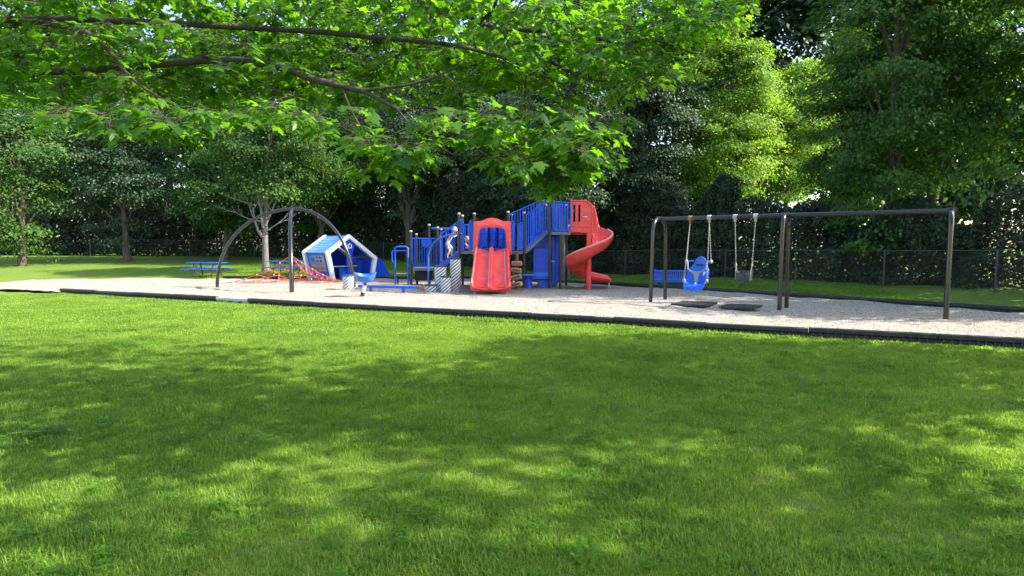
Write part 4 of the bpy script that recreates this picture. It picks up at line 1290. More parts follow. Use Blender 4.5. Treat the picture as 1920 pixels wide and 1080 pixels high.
# ------------------------------------------------------------------ bench, picnic tables
def bench(c, ux, L_, label, zs, zt_, cat='bench', nslat=17):
    c = V(c); ux = V(ux).normalized(); n_ = V((ux.y, -ux.x, 0)); n_ = n_ if n_.y < 0 else -n_
    t = thing('bench', c, label, cat)
    def rails(o, up, h, name):
        m = MB()
        m.bar(o - ux * L_ / 2, o + ux * L_ / 2, 0.03, 0.07, up); m.bar(o + up * h - ux * L_ / 2, o + up * h + ux * L_ / 2, 0.03, 0.07, up)
        for i in range(nslat + 1):
            p = o + ux * (-L_ / 2 + 0.02 + (L_ - 0.04) * i / nslat)
            m.bar(p, p + up * h, 0.05, 0.022, ux.cross(up))
        return m.build(name, M['blue_coat'], t, bevel=0.008)
    bu = V((0, 0, 1)) - n_ * 0.18; bu.normalize()
    rails(c + HZ * (zs + 0.06) - n_ * 0.02, bu, zt_ - zs - 0.08, 'backrest')
    rails(c + HZ * zs, n_, 0.38, 'seat')
    for s in (-1, 1):
        m = MB(); p = c + ux * (L_ / 2 - 0.15) * s
        m.tube([p + HZ * (zs - 0.02) + n_ * 0.32, p + n_ * 0.34 - HZ * 0.05], 0.022, 8); m.tube([p + HZ * (zs - 0.02) + n_ * 0.02, p - n_ * 0.05 - HZ * 0.05], 0.022, 8)
        m.build('leg', M['post'], t)
    return t


bc = W(1261, 520, 22.6); gzb = gz(bc.x, bc.y)
bench((bc.x, bc.y, gzb), (1, -0.06, 0), W(1296, 520, 22.6).x - W(1229.5, 520, 22.6).x, 'blue slotted park bench on the grass behind the blue swing seat', W(0, 528.5, 22.6).z - gzb + 0.02, W(0, 507, 22.6).z - gzb)


def picnic(c, label, L_=1.75):
    c = V(c)
    t = thing('picnic_table', c, label, 'picnic table', 'blue picnic tables on the back lawn')
    def top(y, z, w, name):
        m = MB()
        k = max(2, int(w / 0.14))
        for i in range(k): m.box(c + V((0, y - w / 2 + w * (i + 0.5) / k, z)), (L_, w / k - 0.012, 0.045))
        m.build(name, M['blue_coat'], t, bevel=0.006)
    top(0, 0.74, 0.74, 'table_top'); top(-0.68, 0.44, 0.28, 'seat'); top(0.68, 0.44, 0.28, 'seat')
    for s in (-1, 1):
        x = s * (L_ / 2 - 0.4)
        m = MB()
        m.tube([c + V((x, -0.72, 0.40)), c + V((x, 0.72, 0.40))], 0.028, 8)
        m.tube([c + V((x, -0.3, 0.70)), c + V((x, -0.55, -0.03))], 0.03, 8); m.tube([c + V((x, 0.3, 0.70)), c + V((x, 0.55, -0.03))], 0.03, 8)
        m.build('leg', M['post'], t)


c = W(543, 505, 30.2); picnic((c.x, c.y, gz(c.x, c.y) - 0.02), 'blue picnic table on the grass behind the red rope net', 2.1)
c = W(388, 512, 29.4); picnic((c.x, c.y, gz(c.x, c.y) - 0.02), 'blue picnic table on the grass at the left, beyond the arch leg')

# ------------------------------------------------------------------ chain link fence
def fence_run(pts, label, hgt=1.2):
    pts = [V((x, y, 0)) for x, y in pts]
    t = thing('chain_link_fence', (pts[0].x, pts[0].y, gz(pts[0].x, pts[0].y)), label, 'fence')
    line = []
    for a, b in zip(pts, pts[1:]):
        n_ = max(1, round((b - a).length / 2.6))
        line += [a.lerp(b, i / n_) for i in range(n_)]
    line.append(pts[-1])
    line = [V((p.x, p.y, gz(p.x, p.y))) for p in line]
    for p in line:
        MB().tube([p - HZ * 0.1, p + HZ * hgt], 0.026, 8).build('post', M['fence_post'], t)
    MB().tube([p + HZ * (hgt - 0.02) - HZ * (0.02 * (i % 2)) for i, p in enumerate(line)], 0.016, 6).build('top_rail', M['fence_post'], t)
    vs, fs = [], []
    for a, b in zip(line, line[1:]):
        L_ = (b - a).length; d = (b - a) / L_; h_ = hgt - 0.06
        n_ = int(L_ / 0.075)
        for i in range(-int(h_ / 0.075), n_ + 1):
            for s in (1, -1):
                x0, x1, z0, z1 = i * 0.075, i * 0.075 + h_, 0.02, h_
                if x0 < 0: z0 += -x0; x0 = 0
                if x1 > L_: z1 -= (x1 - L_); x1 = L_
                if x1 <= x0: continue
                if s == -1: z0, z1 = h_ + 0.02 - z0, h_ + 0.02 - z1
                p, q = a + d * x0 + HZ * z0, a + d * x1 + HZ * z1
                k = len(vs); w_ = HZ * 0.0022
                vs += [p - w_, q - w_, q + w_, p + w_]; fs.append((k, k + 1, k + 2, k + 3))
    fast_mesh('wire_mesh', np.array([tuple(v) for v in vs]), np.array(fs), M['wire'], t)
    return t


fence_run([(-30, 41.8), (-19.8, 40.4), (-8.3, 38.0), (-4.0, 34.2)], 'grey chain link fence along the dark hedge on the left')
fence_run([(-4.0, 34.2), (3.5, 27.4), (6.57, 24.9), (10.0, 20.7), (17, 12.0)], 'grey chain link fence along the dark shrubs on the right')
# VEGETATION

# ------------------------------------------------------------------ leaves
def maple_template():
    half = [(0.0, 0.0), (0.13, -0.07), (0.36, -0.07), (0.30, 0.07), (0.35, 0.15), (0.53, 0.21), (0.63, 0.43), (0.46, 0.41), (0.35, 0.39), (0.22, 0.45), (0.28, 0.60), (0.16, 0.65), (0.10, 0.82)]
    pts = half + [(0.0, 1.02)] + [(-x, y) for x, y in half[:0:-1]]
    v = [(0, 0.30)] + pts
    v = [(x, y, -0.22 * abs(x) ** 1.2 - 0.16 * (y - 0.2) ** 2) for x, y in v]
    n = len(pts)
    f = [(0, 1 + i, 1 + (i + 1) % n) for i in range(n)]
    return np.array(v), np.array(f)


def simple_template():
    v = np.array([(0, 0, 0), (0.42, 0.42, -0.10), (0, 1.0, -0.14), (-0.42, 0.42, -0.10)])
    return v, np.array([(0, 1, 2), (0, 2, 3)])


MAPLE, DIAMOND = maple_template(), simple_template()


def unit(a): return a / np.maximum(1e-9, np.linalg.norm(a, axis=-1, keepdims=True))


def leaf_cloud(name, tpl, pos, nrm, tip, scale, tint, mat, parent):
    tv, tf = tpl
    crl, wid_ = RNG.uniform(-0.5, 2.6, len(pos)), RNG.uniform(0.75, 1.12, len(pos))
    skew = RNG.normal(0, 0.16, len(pos))
    z = unit(nrm)
    y = unit(tip - z * (tip * z).sum(-1, keepdims=True))
    x = np.cross(y, z)
    P = pos[:, None, :] + scale[:, None, None] * ((tv[None, :, 0, None] * wid_[:, None, None] + skew[:, None, None] * tv[None, :, 1, None] ** 2) * x[:, None, :] + tv[None, :, 1, None] * y[:, None, :] + tv[None, :, 2, None] * crl[:, None, None] * z[:, None, :])
    n, k = len(pos), len(tv)
    Fc = (tf[None] + (np.arange(n) * k)[:, None, None]).reshape(-1, tf.shape[1])
    return fast_mesh(name, P.reshape(-1, 3), Fc, mat, parent, tint=np.repeat(tint, k))


def bg_tree(base, H_, zlo, rx, ry, label, mat, bark, nleaf, leaf=0.17, trunk=0.16, nclump=110, name='tree', group='trees behind the playground', seed=0, lean=(0, 0), fork=0, droop=0.5, tintoff=0.0):
    rng = np.random.default_rng(seed)
    rnd = random.Random(seed)
    bx, by = base
    bz = gz(bx, by)
    t = thing(name, (bx, by, bz), label, 'tree', group)
    zc, rz = (zlo + H_) / 2, (H_ - zlo) / 2
    cen = np.array((bx + lean[0], by + lean[1], bz + zc))
    # clumps through the crown, most of them near its surface, uneven outline
    nclump = int(nclump * 1.35)
    d = unit(rng.normal(size=(nclump, 3)))
    rad = rng.uniform(0.35, 1.0, nclump) ** 0.45
    lump = np.array([0.86 + 0.60 * noise.noise(V(tuple(q * 1.7 + seed))) for q in d])
    taper = 1.0 - 0.25 * np.clip(d[:, 2], 0, 1) ** 2
    cl = cen + d * (rad * lump)[:, None] * np.array((rx, ry, rz)) * np.stack([taper, taper, np.ones_like(taper)], -1)
    crad = rng.uniform(0.45, 1.1, nclump) * (0.165 * (rx + ry))
    # trunk and limbs
    m = MB()
    top = V((bx + lean[0] * 0.7, by + lean[1] * 0.7, bz + H_ * 0.82))
    b0 = V((bx, by, bz - 0.25))
    bend = V((rnd.uniform(-.25, .25), rnd.uniform(-.2, .2), 0))
    tr = [b0.lerp(top, k / 9) + bend * math.sin(k / 9 * 3.1) + V((rnd.uniform(-.03, .03), rnd.uniform(-.03, .03), 0)) for k in range(10)]
    m.tube(tr, [trunk * (1.35 if k == 0 else 1.0 - 0.09 * k) for k in range(10)], 12)
    for j in range(min(26, nclump // 3)):
        c = V(tuple(cl[j * 3]))
        k = min(8, max(2, int((c.z - bz) / H_ * 9 / 0.9) - 1))
        a = tr[k]
        midp = a.lerp(c, 0.5) + V((0, 0, 0.12 * (c - a).length)) + V((rnd.uniform(-.15, .15), rnd.uniform(-.15, .15), 0))
        r0 = trunk * (1 - 0.09 * k) * rnd.uniform(0.3, 0.55)
        m.tube([a, a.lerp(midp, 0.5) + V((0, 0, 0.06)), midp, midp.lerp(c, 0.5), c], [r0, r0 * 0.8, r0 * 0.6, r0 * 0.38, r0 * 0.15], 7)
    if fork:
        for s in (-1, 1):
            a = tr[2]; c = a + V((s * 0.8, 0.2, 3.6))
            m.tube([a, a.lerp(c, 0.35) + V((s * 0.12, 0, 0)), a.lerp(c, 0.7), c], [trunk * 0.75, trunk * 0.6, trunk * 0.5, trunk * 0.3], 10)
    m.build('trunk', bark, t, smooth=60)
    # leaves
    if leaf < 0.3: leaf, nleaf = leaf * 0.74, int(nleaf * 1.75)
    ci = rng.integers(0, nclump, nleaf)
    off = rng.normal(size=(nleaf, 3)) * np.array((0.60, 0.60, 0.22))
    off = off * crad[ci][:, None]
    off[:, 2] -= droop * 0.35 * (off[:, 0] ** 2 + off[:, 1] ** 2) / crad[ci]
    pos = cl[ci] + off
    outw = pos - cen
    outw[:, 2] *= 0.4
    outw = unit(outw)
    nrm = unit(np.array((0, 0, 0.75)) + outw * 0.55 + rng.normal(size=(nleaf, 3)) * 0.42)
    tip = unit(outw + np.array((0, 0, -0.7)) + rng.normal(size=(nleaf, 3)) * 0.5)
    ok = pos[:, 2] > bz + 0.25
    pos, nrm, tip, ci = pos[ok], nrm[ok], tip[ok], ci[ok]
    tint = np.clip(rng.normal(0.45 + tintoff, 0.16, len(pos)) + (rng.normal(0, 0.20, nclump))[ci], 0, 1)
    leaf_cloud('crown', DIAMOND, pos, nrm, tip, leaf * rng.uniform(0.7, 1.3, len(pos)), tint, mat, t)
    return t, tr


def X_(px, d): return (px - 960) / F * d


B, LM, LD = M['bark'], M['leaf_mid'], M['leaf_dark']
# tree with the dead forked branches behind the arch
t, tr = bg_tree((X_(498, 31.0), 31.0), 9.8, 3.0, 3.2, 2.6, 'tree with pale bare forked trunk and dead branches behind the arch', LM, M['bark_grey'], 16000, 0.17, 0.18, 70, seed=3, droop=0.6, lean=(0.6, 0.3))
dm = MB(); rnd = random.Random(5)
o_ = V((X_(497, 31.0), 30.95, gz(X_(497, 31), 31)))
def twig(a, d, L_, r_, depth):
    pts = [a]; dd = V(d).normalized()
    for i in range(5):
        dd = (dd + V((rnd.uniform(-.22, .22), rnd.uniform(-.2, .2), rnd.uniform(-.16, .22)))).normalized()
        pts.append(pts[-1] + dd * L_ / 5)
    dm.tube(pts, [r_ * (1 - 0.17 * i) for i in range(6)], 7)
    if depth:
        for i in (2, 3, 4):
            twig(pts[i], (dd + V((rnd.uniform(-1, 1), rnd.uniform(-.5, .5), rnd.uniform(-.2, .8)))), L_ * rnd.uniform(.35, .55), r_ * 0.5, depth - 1)
twig(o_ + V((-0.05, 0, 1.9)), (-0.75, -0.2, 1.0), 2.4, 0.085, 3)
twig(o_ + V((0.0, 0, 2.4)), (-0.15, -0.1, 1.0), 2.2, 0.10, 3)
twig(o_ + V((0.1, 0, 2.5)), (0.30, -0.1, 1.0), 2.1, 0.075, 3)
twig(o_ + V((0.1, 0, 2.2)), (1.0, -0.3, 0.45), 2.0, 0.042, 3)
twig(o_ + V((0.0, -0.05, 2.7)), (-1.0, -0.3, 0.35), 1.7, 0.038, 3)
twig(o_ + V((0.0, -0.1, 4.6)), (-0.5, -0.4, 1.0), 2.6, 0.05, 2)
twig(o_ + V((0.1, -0.1, 5.0)), (0.2, -0.4, 1.0), 2.4, 0.05, 2)
dm.build('dead_branch', M['dead_wood'], t, smooth=60)
T = [
    # px, d, H, zlo, rx, ry, mat, bark, nleaf, leaf, trunk, clumps, label
    (40, 35, 11.5, 1.2, 3.6, 3.0, LM, B, 12000, .2, .2, 80, 'mid green tree at the far left edge of the lawn', 0.0),
    (240, 38, 12.5, 1.0, 4.0, 3.0, LD, B, 14000, .2, .2, 90, 'dark green tree left of the pale forked tree', 0.05),
    (425, 38.5, 12.0, 1.1, 3.8, 3.0, LM, B, 15000, .2, .2, 90, 'leafy tree behind the pale forked tree', -0.1),
    (600, 38.0, 12.0, 1.4, 3.9, 2.8, LM, B, 19000, .19, .2, 100, 'leafy green tree behind the playhouse roof', -0.14),
    (690, 42.0, 13.0, 2.4, 3.4, 2.8, LD, B, 16000, .19, .2, 90, 'dark tree behind the right end of the playhouse', 0.06),
    (768, 37.2, 12.5, 3.2, 3.2, 2.6, LD, B, 16000, .18, .26, 90, 'dark tree with a V shaped trunk behind the low deck', 0.1),
    (880, 38.0, 12.5, 2.4, 3.4, 2.6, LD, B, 19000, .18, .2, 100, 'dark tree behind the red double slide', 0.0),
    (985, 33.0, 11.5, 2.2, 2.9, 2.4, LD, B, 17000, .17, .2, 90, 'dark tree behind the upper stair railings', 0.08),
    (1061, 26.8, 10.0, 2.5, 2.4, 1.9, LD, M['bark_grey'], 22000, .15, .21, 90, 'dark leaved tree with grey trunk right behind the spiral slide', 0.2),
    (1200, 28.6, 11.8, 1.5, 2.6, 2.0, LD, B, 36000, .15, .2, 110, 'tall blue green dark tree right of the spiral slide', 0.12),
    (1362, 29.8, 12.4, 2.2, 2.9, 2.2, M['leaf_lime'], B, 34000, .15, .17, 110, 'bright yellow green tree behind the swings', 0.15),
    (1475, 32.0, 11.5, 1.8, 2.6, 2.0, M['leaf_lime'], B, 22000, .15, .15, 70, 'pale green tree behind the right swing post', 0.2),
    (1590, 24.5, 9.8, 1.4, 2.4, 2.2, LM, B, 13000, .17, .17, 70, 'green tree right of the swing frame', 0.0),
    (1740, 21.5, 16.0, 1.3, 2.8, 2.6, LM, B, 20000, .18, .22, 80, 'green tree at the right edge behind the gravel', 0.05),
    (1664, 20.0, 15.5, 1.3, 2.4, 2.0, LM, B, 20000, .17, .2, 90, 'tall green tree right of the swings, close behind the fence', 0.0),
    (1960, 18.5, 14.0, 1.4, 2.8, 2.6, LM, B, 15000, .2, .22, 70, 'green tree past the right corner of the gravel', 0.05),
]
for i, (px, d, H_, zlo, rx, ry, mt, bk, nl, lf, tk, nc, lab, to) in enumerate(T):
    bg_tree((X_(px, d), d), H_, zlo, rx, ry, lab, mt, bk, nl, lf, tk, nc, seed=20 + i, fork=1 if 'V shaped' in lab else 0, tintoff=to)
T2 = None
FAR = [(30, 60), (230, 61), (430, 60), (620, 59), (830, 57), (1010, 55), (-300, 48), (-120, 50), (130, 52), (330, 53), (520, 52), (650, 51), (790, 48), (940, 46), (1090, 41), (1270, 39), (1420, 37), (1560, 37), (1700, 38), (1830, 37)]
where = ['left picnic table gap', 'left fence end', 'left fence middle', 'net peak', 'low deck rail', 'hood of the double slide', 'far left', 'left lawn edge', 'left', 'dead branched', 'arch top', 'playhouse', 'low deck', 'double slide', 'spiral slide', 'dark blue green tree', 'yellow green tree', 'right swing post', 'right gravel corner', 'far right']
for i, (px, d) in enumerate(FAR):
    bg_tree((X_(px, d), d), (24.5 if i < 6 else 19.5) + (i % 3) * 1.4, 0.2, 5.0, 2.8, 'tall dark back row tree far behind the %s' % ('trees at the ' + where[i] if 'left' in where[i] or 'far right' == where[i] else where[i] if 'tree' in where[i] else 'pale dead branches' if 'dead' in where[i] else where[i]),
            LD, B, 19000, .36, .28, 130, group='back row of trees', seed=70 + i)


# hedges and shrubs
def hedge(pts, h, w, label, n, leaf, seed, mat=None, name='hedge', cat='hedge', side=1.0):
    rng = np.random.default_rng(seed)
    pts = [V((x, y, 0)) for x, y in pts]
    t = thing(name, (pts[0].x, pts[0].y, gz(pts[0].x, pts[0].y)), label, cat)
    L_ = [0]
    for a, b in zip(pts, pts[1:]): L_.append(L_[-1] + (b - a).length)
    s = rng.uniform(0, L_[-1], n)
    x = np.interp(s, L_, [p.x for p in pts]); y = np.interp(s, L_, [p.y for p in pts])
    hh = h * (0.82 + 0.22 * np.sin(s * 0.9) * np.sin(s * 0.37 + 1) + 0.12 * np.sin(s * 2.3))
    z = hh * rng.uniform(0.0, 1.0, n) ** 0.85
    # lumpy front face
    q = np.array([noise.noise(V((a * 0.8, b * 0.9, seed))) for a, b in zip(s, z)])
    q2 = np.array([noise.noise(V((a * 2.6, b * 2.6, seed + 9))) for a, b in zip(s, z)])
    dep = w * (rng.uniform(0, 1, n) ** 2.2) - 0.45 * q - 0.22 * q2 + 0.25 * (z / h) ** 2
    dx, dy = pts[-1].x - pts[0].x, pts[-1].y - pts[0].y
    l = math.hypot(dx, dy); nx, ny = dy / l, -dx / l
    if ny > 0: nx, ny = -nx, -ny
    pos = np.stack([x - nx * dep, y - ny * dep, ground_z(x, y) + z], -1)
    nrm = unit(np.array((nx * 0.6, ny * 0.6, 0.7)) + rng.normal(size=(n, 3)) * 0.5)
    tip = unit(np.array((nx * 0.6, ny * 0.6, -0.6)) + rng.normal(size=(n, 3)) * 0.6)
    tint = np.clip(rng.normal(0.45, 0.17, n) + 0.5 * q2, 0, 1)
    leaf_cloud('foliage', DIAMOND, pos, nrm, tip, leaf * rng.uniform(0.7, 1.3, n), tint, mat or M['leaf_hedge'], t)
    m = MB()
    for k in range(int(L_[-1] / 1.3)):
        sx = 0.6 + k * 1.3
        px_, py_ = np.interp(sx, L_, [p.x for p in pts]) - nx * 0.55, np.interp(sx, L_, [p.y for p in pts]) - ny * 0.55
        g0 = gz(px_, py_)
        r0 = random.Random(seed * 100 + k)
        m.tube([(px_, py_, g0 - 0.1), (px_ + r0.uniform(-.1, .1), py_, g0 + h * 0.4), (px_ + r0.uniform(-.3, .3), py_ + r0.uniform(-.2, .2), g0 + h * 0.85)], [0.07, 0.05, 0.02], 7)
    m.build('stem', M['bark'], t)
    return t


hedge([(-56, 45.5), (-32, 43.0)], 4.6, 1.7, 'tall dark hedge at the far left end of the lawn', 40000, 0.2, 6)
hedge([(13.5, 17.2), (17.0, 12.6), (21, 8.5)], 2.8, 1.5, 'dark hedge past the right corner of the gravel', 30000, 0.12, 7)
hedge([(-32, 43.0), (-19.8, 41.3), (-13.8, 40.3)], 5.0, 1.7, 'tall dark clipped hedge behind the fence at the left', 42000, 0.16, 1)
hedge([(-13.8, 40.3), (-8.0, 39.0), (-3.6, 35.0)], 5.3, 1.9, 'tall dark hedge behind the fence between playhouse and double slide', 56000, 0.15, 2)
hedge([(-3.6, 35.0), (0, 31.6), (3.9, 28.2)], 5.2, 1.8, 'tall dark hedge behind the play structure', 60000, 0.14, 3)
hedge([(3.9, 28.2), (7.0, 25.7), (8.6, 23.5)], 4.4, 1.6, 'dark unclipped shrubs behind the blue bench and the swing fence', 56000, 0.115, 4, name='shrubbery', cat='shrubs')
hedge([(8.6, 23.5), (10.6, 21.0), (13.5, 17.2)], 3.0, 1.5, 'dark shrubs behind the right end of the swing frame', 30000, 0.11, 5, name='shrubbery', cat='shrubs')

# ------------------------------------------------------------------ the near maple
from mathutils.geometry import interpolate_bezier
TB = V((-6.6, 5.6, 0))
t = thing('maple_tree', TB, 'large maple with hanging green leaves and dark limbs over the near lawn', 'tree')
nodes = []                                                           # (point, radius) of everything already grown
lm = MB()
trunk = [TB + V((0, 0, -0.2)), TB + V((0.02, 0, 1.0)), TB + V((0.12, 0.05, 2.4)), TB + V((0.1, 0.1, 4.0)), TB + V((0.35, 0.1, 5.6)), TB + V((0.3, 0.3, 7.2)), TB + V((0.6, 0.2, 8.6))]
lm.tube(trunk, [0.36, 0.27, 0.25, 0.22, 0.17, 0.11, 0.05], 16)


def limb(pts, r0, r1):
    n_ = len(pts)
    # smooth the polyline
    sm = []
    for i in range(n_ - 1):
        p0, p1, p2, p3 = pts[max(0, i - 1)], pts[i], pts[i + 1], pts[min(n_ - 1, i + 2)]
        for k in range(6):
            q = k / 6
            sm.append(0.5 * ((2 * p1) + (p2 - p0) * q + (2 * p0 - 5 * p1 + 4 * p2 - p3) * q * q + (3 * p1 - p0 - 3 * p2 + p3) * q ** 3))
    sm.append(pts[-1])
    rs = [r0 + (r1 - r0) * (i / (len(sm) - 1)) ** 0.8 for i in range(len(sm))]
    lm.tube(sm, rs, 8)
    for p, r_ in zip(sm, rs):
        if r_ < 0.06: nodes.append((p, r_))
    return sm


limb([trunk[3] - HZ * 0.5, V((-4.4, 5.2, 3.55)), W(520, 55, 5.1), W(700, 70, 4.9), W(795, 78, 4.8), W(862, 87, 4.7), W(940, 108, 4.7), W(1010, 138, 4.7), W(1080, 170, 4.7)], 0.034, 0.006)
limb([trunk[3], V((-4.6, 5.4, 3.2)), W(430, 112, 4.9), W(592, 150, 4.6), W(640, 162, 4.55), W(680, 170, 4.5)], 0.040, 0.020)
limb([W(680, 170, 4.5), W(725, 165, 4.45), W(780, 156, 4.4), W(830, 138, 4.35), W(868, 112, 4.3)], 0.016, 0.005)
limb([W(680, 170, 4.5), W(712, 188, 4.45), W(742, 204, 4.4), W(768, 232, 4.3), W(795, 252, 4.25), W(850, 262, 4.2)], 0.016, 0.004)
limb([W(742, 204, 4.4), W(770, 190, 4.5)], 0.008, 0.004)
limb([trunk[4], V((-3.6, 6.4, 5.2)), W(760, -30, 6.6), W(930, 60, 6.0), W(1000, 95, 5.8), W(1060, 130, 5.6), W(1110, 150, 5.5), W(1200, 152, 5.4)], 0.05, 0.006)
limb([W(930, 60, 6.0), W(1040, 58, 5.8), W(1150, 78, 5.6), W(1235, 78, 5.5), W(1300, 100, 5.5)], 0.03, 0.006)
limb([W(900, 40, 6.1), W(925, 15, 5.9), W(950, -60, 5.7)], 0.02, 0.012)
limb([W(1000, 95, 5.8), W(985, 160, 5.2), W(1000, 215, 4.9), W(1015, 290, 4.6), W(1020, 330, 4.5)], 0.012, 0.004)
limb([W(795, 252, 4.25), W(850, 290, 4.2), W(930, 292, 4.2), W(985, 300, 4.25)], 0.008, 0.004)
limb([W(1060, 130, 5.6), W(1090, 210, 5.0), W(1110, 270, 4.7), W(1130, 305, 4.6)], 0.010, 0.004)
limb([W(640, 162, 4.55), W(660, 210, 4.4), W(690, 262, 4.2), W(705, 300, 4.1)], 0.008, 0.004)
limb([W(430, 112, 4.9), W(500, 160, 4.7), W(570, 190, 4.6), W(620, 215, 4.5)], 0.010, 0.004)
limb([V((-4.4, 5.2, 3.55)), W(160, 60, 4.8), W(250, 150, 4.6), W(330, 200, 4.5)], 0.03, 0.006)
# high limbs, out of the picture above
for i in range(15):
    a = 2 * math.pi * i / 15 + 0.3
    k = 3 + i % 3
    st = trunk[k]
    e = st + V((math.cos(a) * rnd.uniform(3, 4.8), math.sin(a) * rnd.uniform(3, 4.6), rnd.uniform(0.6, 2.4)))
    px_, py_, dep_ = project([tuple(e)])
    if e.y > 0.5 and abs(px_[0] - 960) < 1000 and py_[0] > -60: e.z += (py_[0] + 60) / F * dep_[0] + 0.4
    limb([st, st.lerp(e, 0.35) + V((0, 0, 0.4)), st.lerp(e, 0.7) + V((0, 0, 0.3)), e], 0.07, 0.01)
for k, e in enumerate((V((-1.0, 8.4, 6.2)), V((0.8, 7.6, 6.2)), V((-2.4, 9.4, 6.6)), V((2.0, 9.0, 6.6)), V((-3.6, 8.2, 6.6)), V((0.2, 10.0, 7.0)))):
    st = trunk[5]
    limb([st, st.lerp(e, 0.4) + V((0, 0, 0.5)), st.lerp(e, 0.75) + V((0, 0, 0.3)), e], 0.06, 0.012)

POLY = [(-100, -80), (-100, 210), (60, 190), (150, 255), (260, 225), (330, 268), (420, 225), (500, 205), (545, 218), (600, 246), (648, 240), (668, 262), (664, 328), (700, 340), (755, 334), (768, 300), (745, 270), (790, 282), (822, 312), (900, 306), (940, 318), (955, 352), (990, 358), (1035, 345),
        (1075, 332), (1150, 322), (1155, 290), (1120, 262), (1140, 232), (1195, 214), (1180, 178), (1225, 152), (1262, 150), (1290, 108), (1330, 60), (1400, 20), (1480, -80)]
PA = np.array(POLY, float)


def inside(px, py):
    r_ = False
    j = len(PA) - 1
    for i in range(len(PA)):
        if (PA[i, 1] > py) != (PA[j, 1] > py) and px < (PA[j, 0] - PA[i, 0]) * (py - PA[i, 1]) / (PA[j, 1] - PA[i, 1]) + PA[i, 0]: r_ = not r_
        j = i
    return r_


GAPS = [(640, 205, 38, 18), (600, 205, 30, 14), (720, 238, 32, 22), (905, 190, 30, 16), (1120, 205, 26, 14), (760, 215, 26, 16), (880, 270, 30, 12), (1165, 120, 28, 12), (1075, 245, 22, 16)]
cand = []
rng = np.random.default_rng(42)
while len(cand) < 1350:
    px, py = rng.uniform(-90, 1470), rng.uniform(-75, 352)
    if not inside(px, py): continue
    if any(((px - a) / c) ** 2 + ((py - b) / d) ** 2 < 1 for a, b, c, d in GAPS): continue
    nz = noise.noise(V((px * 0.011, py * 0.017, 3.3)))
    if rng.uniform() < (0.10 if py < 120 else 0.26) - 0.75 * nz: continue
    low = py > 200
    d_ = rng.uniform(3.7, 4.6) if low else rng.uniform(4.55, 7.2)
    cand.append(W(px, py, d_))
while len(cand) < 1900:                                               # deeper sprays behind the limbs
    px, py = rng.uniform(-90, 1350), rng.uniform(-75, 150)
    if inside(px, py + 25): cand.append(W(px, py, rng.uniform(6.0, 9.0)))
# the rest of the crown, kept clear of the view below it
while len(cand) < 2250:
    q = V((rng.uniform(-11.5, -1.5), rng.uniform(-0.8, 10.6), rng.uniform(2.6, 9.4)))
    e = ((q.x + 6.3) / 5.0) ** 2 + ((q.y - 5.2) / 5.2) ** 2 + ((q.z - 6.0) / 3.4) ** 2
    if e > 1 or e < 0.12: continue
    px_, py_, dep_ = project([tuple(q)])
    if q.y > 0.3 and -250 < px_[0] < 2100 and py_[0] > -130: continue
    if (q - V((0, 0, 1.6))).length < 2.6: continue
    cand.append(q)
while len(cand) < 2390:                                               # high sprays reaching out over the lawn
    q = V((rng.uniform(-4.8, 2.8), rng.uniform(6.6, 10.8), rng.uniform(5.4, 7.8)))
    px_, py_, dep_ = project([tuple(q)])
    if py_[0] > -40: continue
    cand.append(q)
NP = [p for p, _ in nodes]
from mathutils.kdtree import KDTree
order = sorted(cand, key=lambda c: min((c - p).length for p in NP[::2]))
grow = list(NP)
tw = MB()
lp, ln, lt, lsz, ltn = [], [], [], [], []
for c in order:
    best = min(grow, key=lambda p: (p - c).length + 0.3 * max(0, c.z - p.z))
    L_ = (best - c).length
    mid = best.lerp(c, 0.55) + V((rng.normal() * .05, rng.normal() * .05, 0.05 * L_ + rng.normal() * .02))
    r0 = min(0.012, 0.004 + 0.004 * L_)
    pts = [best, best.lerp(mid, 0.5) + V((0, 0, 0.02)), mid, mid.lerp(c, 0.5) + V((0, 0, 0.01)), c]
    tw.tube(pts, [r0, r0 * .85, r0 * .7, r0 * .5, 0.0025], 5, caps=False)
    grow += [mid, c] if L_ < 1.2 else [best.lerp(c, 0.3), mid, mid.lerp(c, 0.5), c]
    hd = (c - best); hd.z *= 0.3
    if hd.length < 1e-3: hd = V((1, 0, 0))
    hd.normalize()
    cluster_t = rng.normal(0, 0.13)
    for k in range(int(rng.integers(8, 14))):
        s_ = rng.uniform(0.0, 1.0)
        basep = pts[2].lerp(c, s_) if s_ < 0.9 else c
        ang = rng.uniform(-2.0, 2.0)
        dr = V((hd.x * math.cos(ang) - hd.y * math.sin(ang), hd.x * math.sin(ang) + hd.y * math.cos(ang), rng.normal() * 0.25 - 0.05)).normalized()
        pet = rng.uniform(0.05, 0.15)
        lb_ = basep + dr * pet + V((0, 0, -0.2 * pet))
        tw.tube([basep, basep.lerp(lb_, 0.5) + V((0, 0, 0.008)), lb_], 0.0016, 3, caps=False)
        tipd = (dr + V((0, 0, -rng.uniform(0.25, 1.5)))).normalized()
        nn = (V((0, 0, 1)) + dr * rng.uniform(0.1, 1.0) + V((rng.normal() * .3, rng.normal() * .3 - 0.12, 0))).normalized()
        lp.append(lb_); lt.append(tipd); ln.append(nn); lsz.append(rng.uniform(0.05, 0.115)); ltn.append(min(1, max(0, 0.45 + cluster_t + rng.normal() * .17)))
lm.build('limb', M['bark_maple'], t, smooth=60)
tw.build('twig', M['bark_maple'], t, smooth=60)
arr = lambda a: np.array([tuple(v) for v in a])
leaf_cloud('crown', MAPLE, arr(lp), arr(ln), arr(lt), np.array(lsz), np.array(ltn), M['leaf_near'], t)

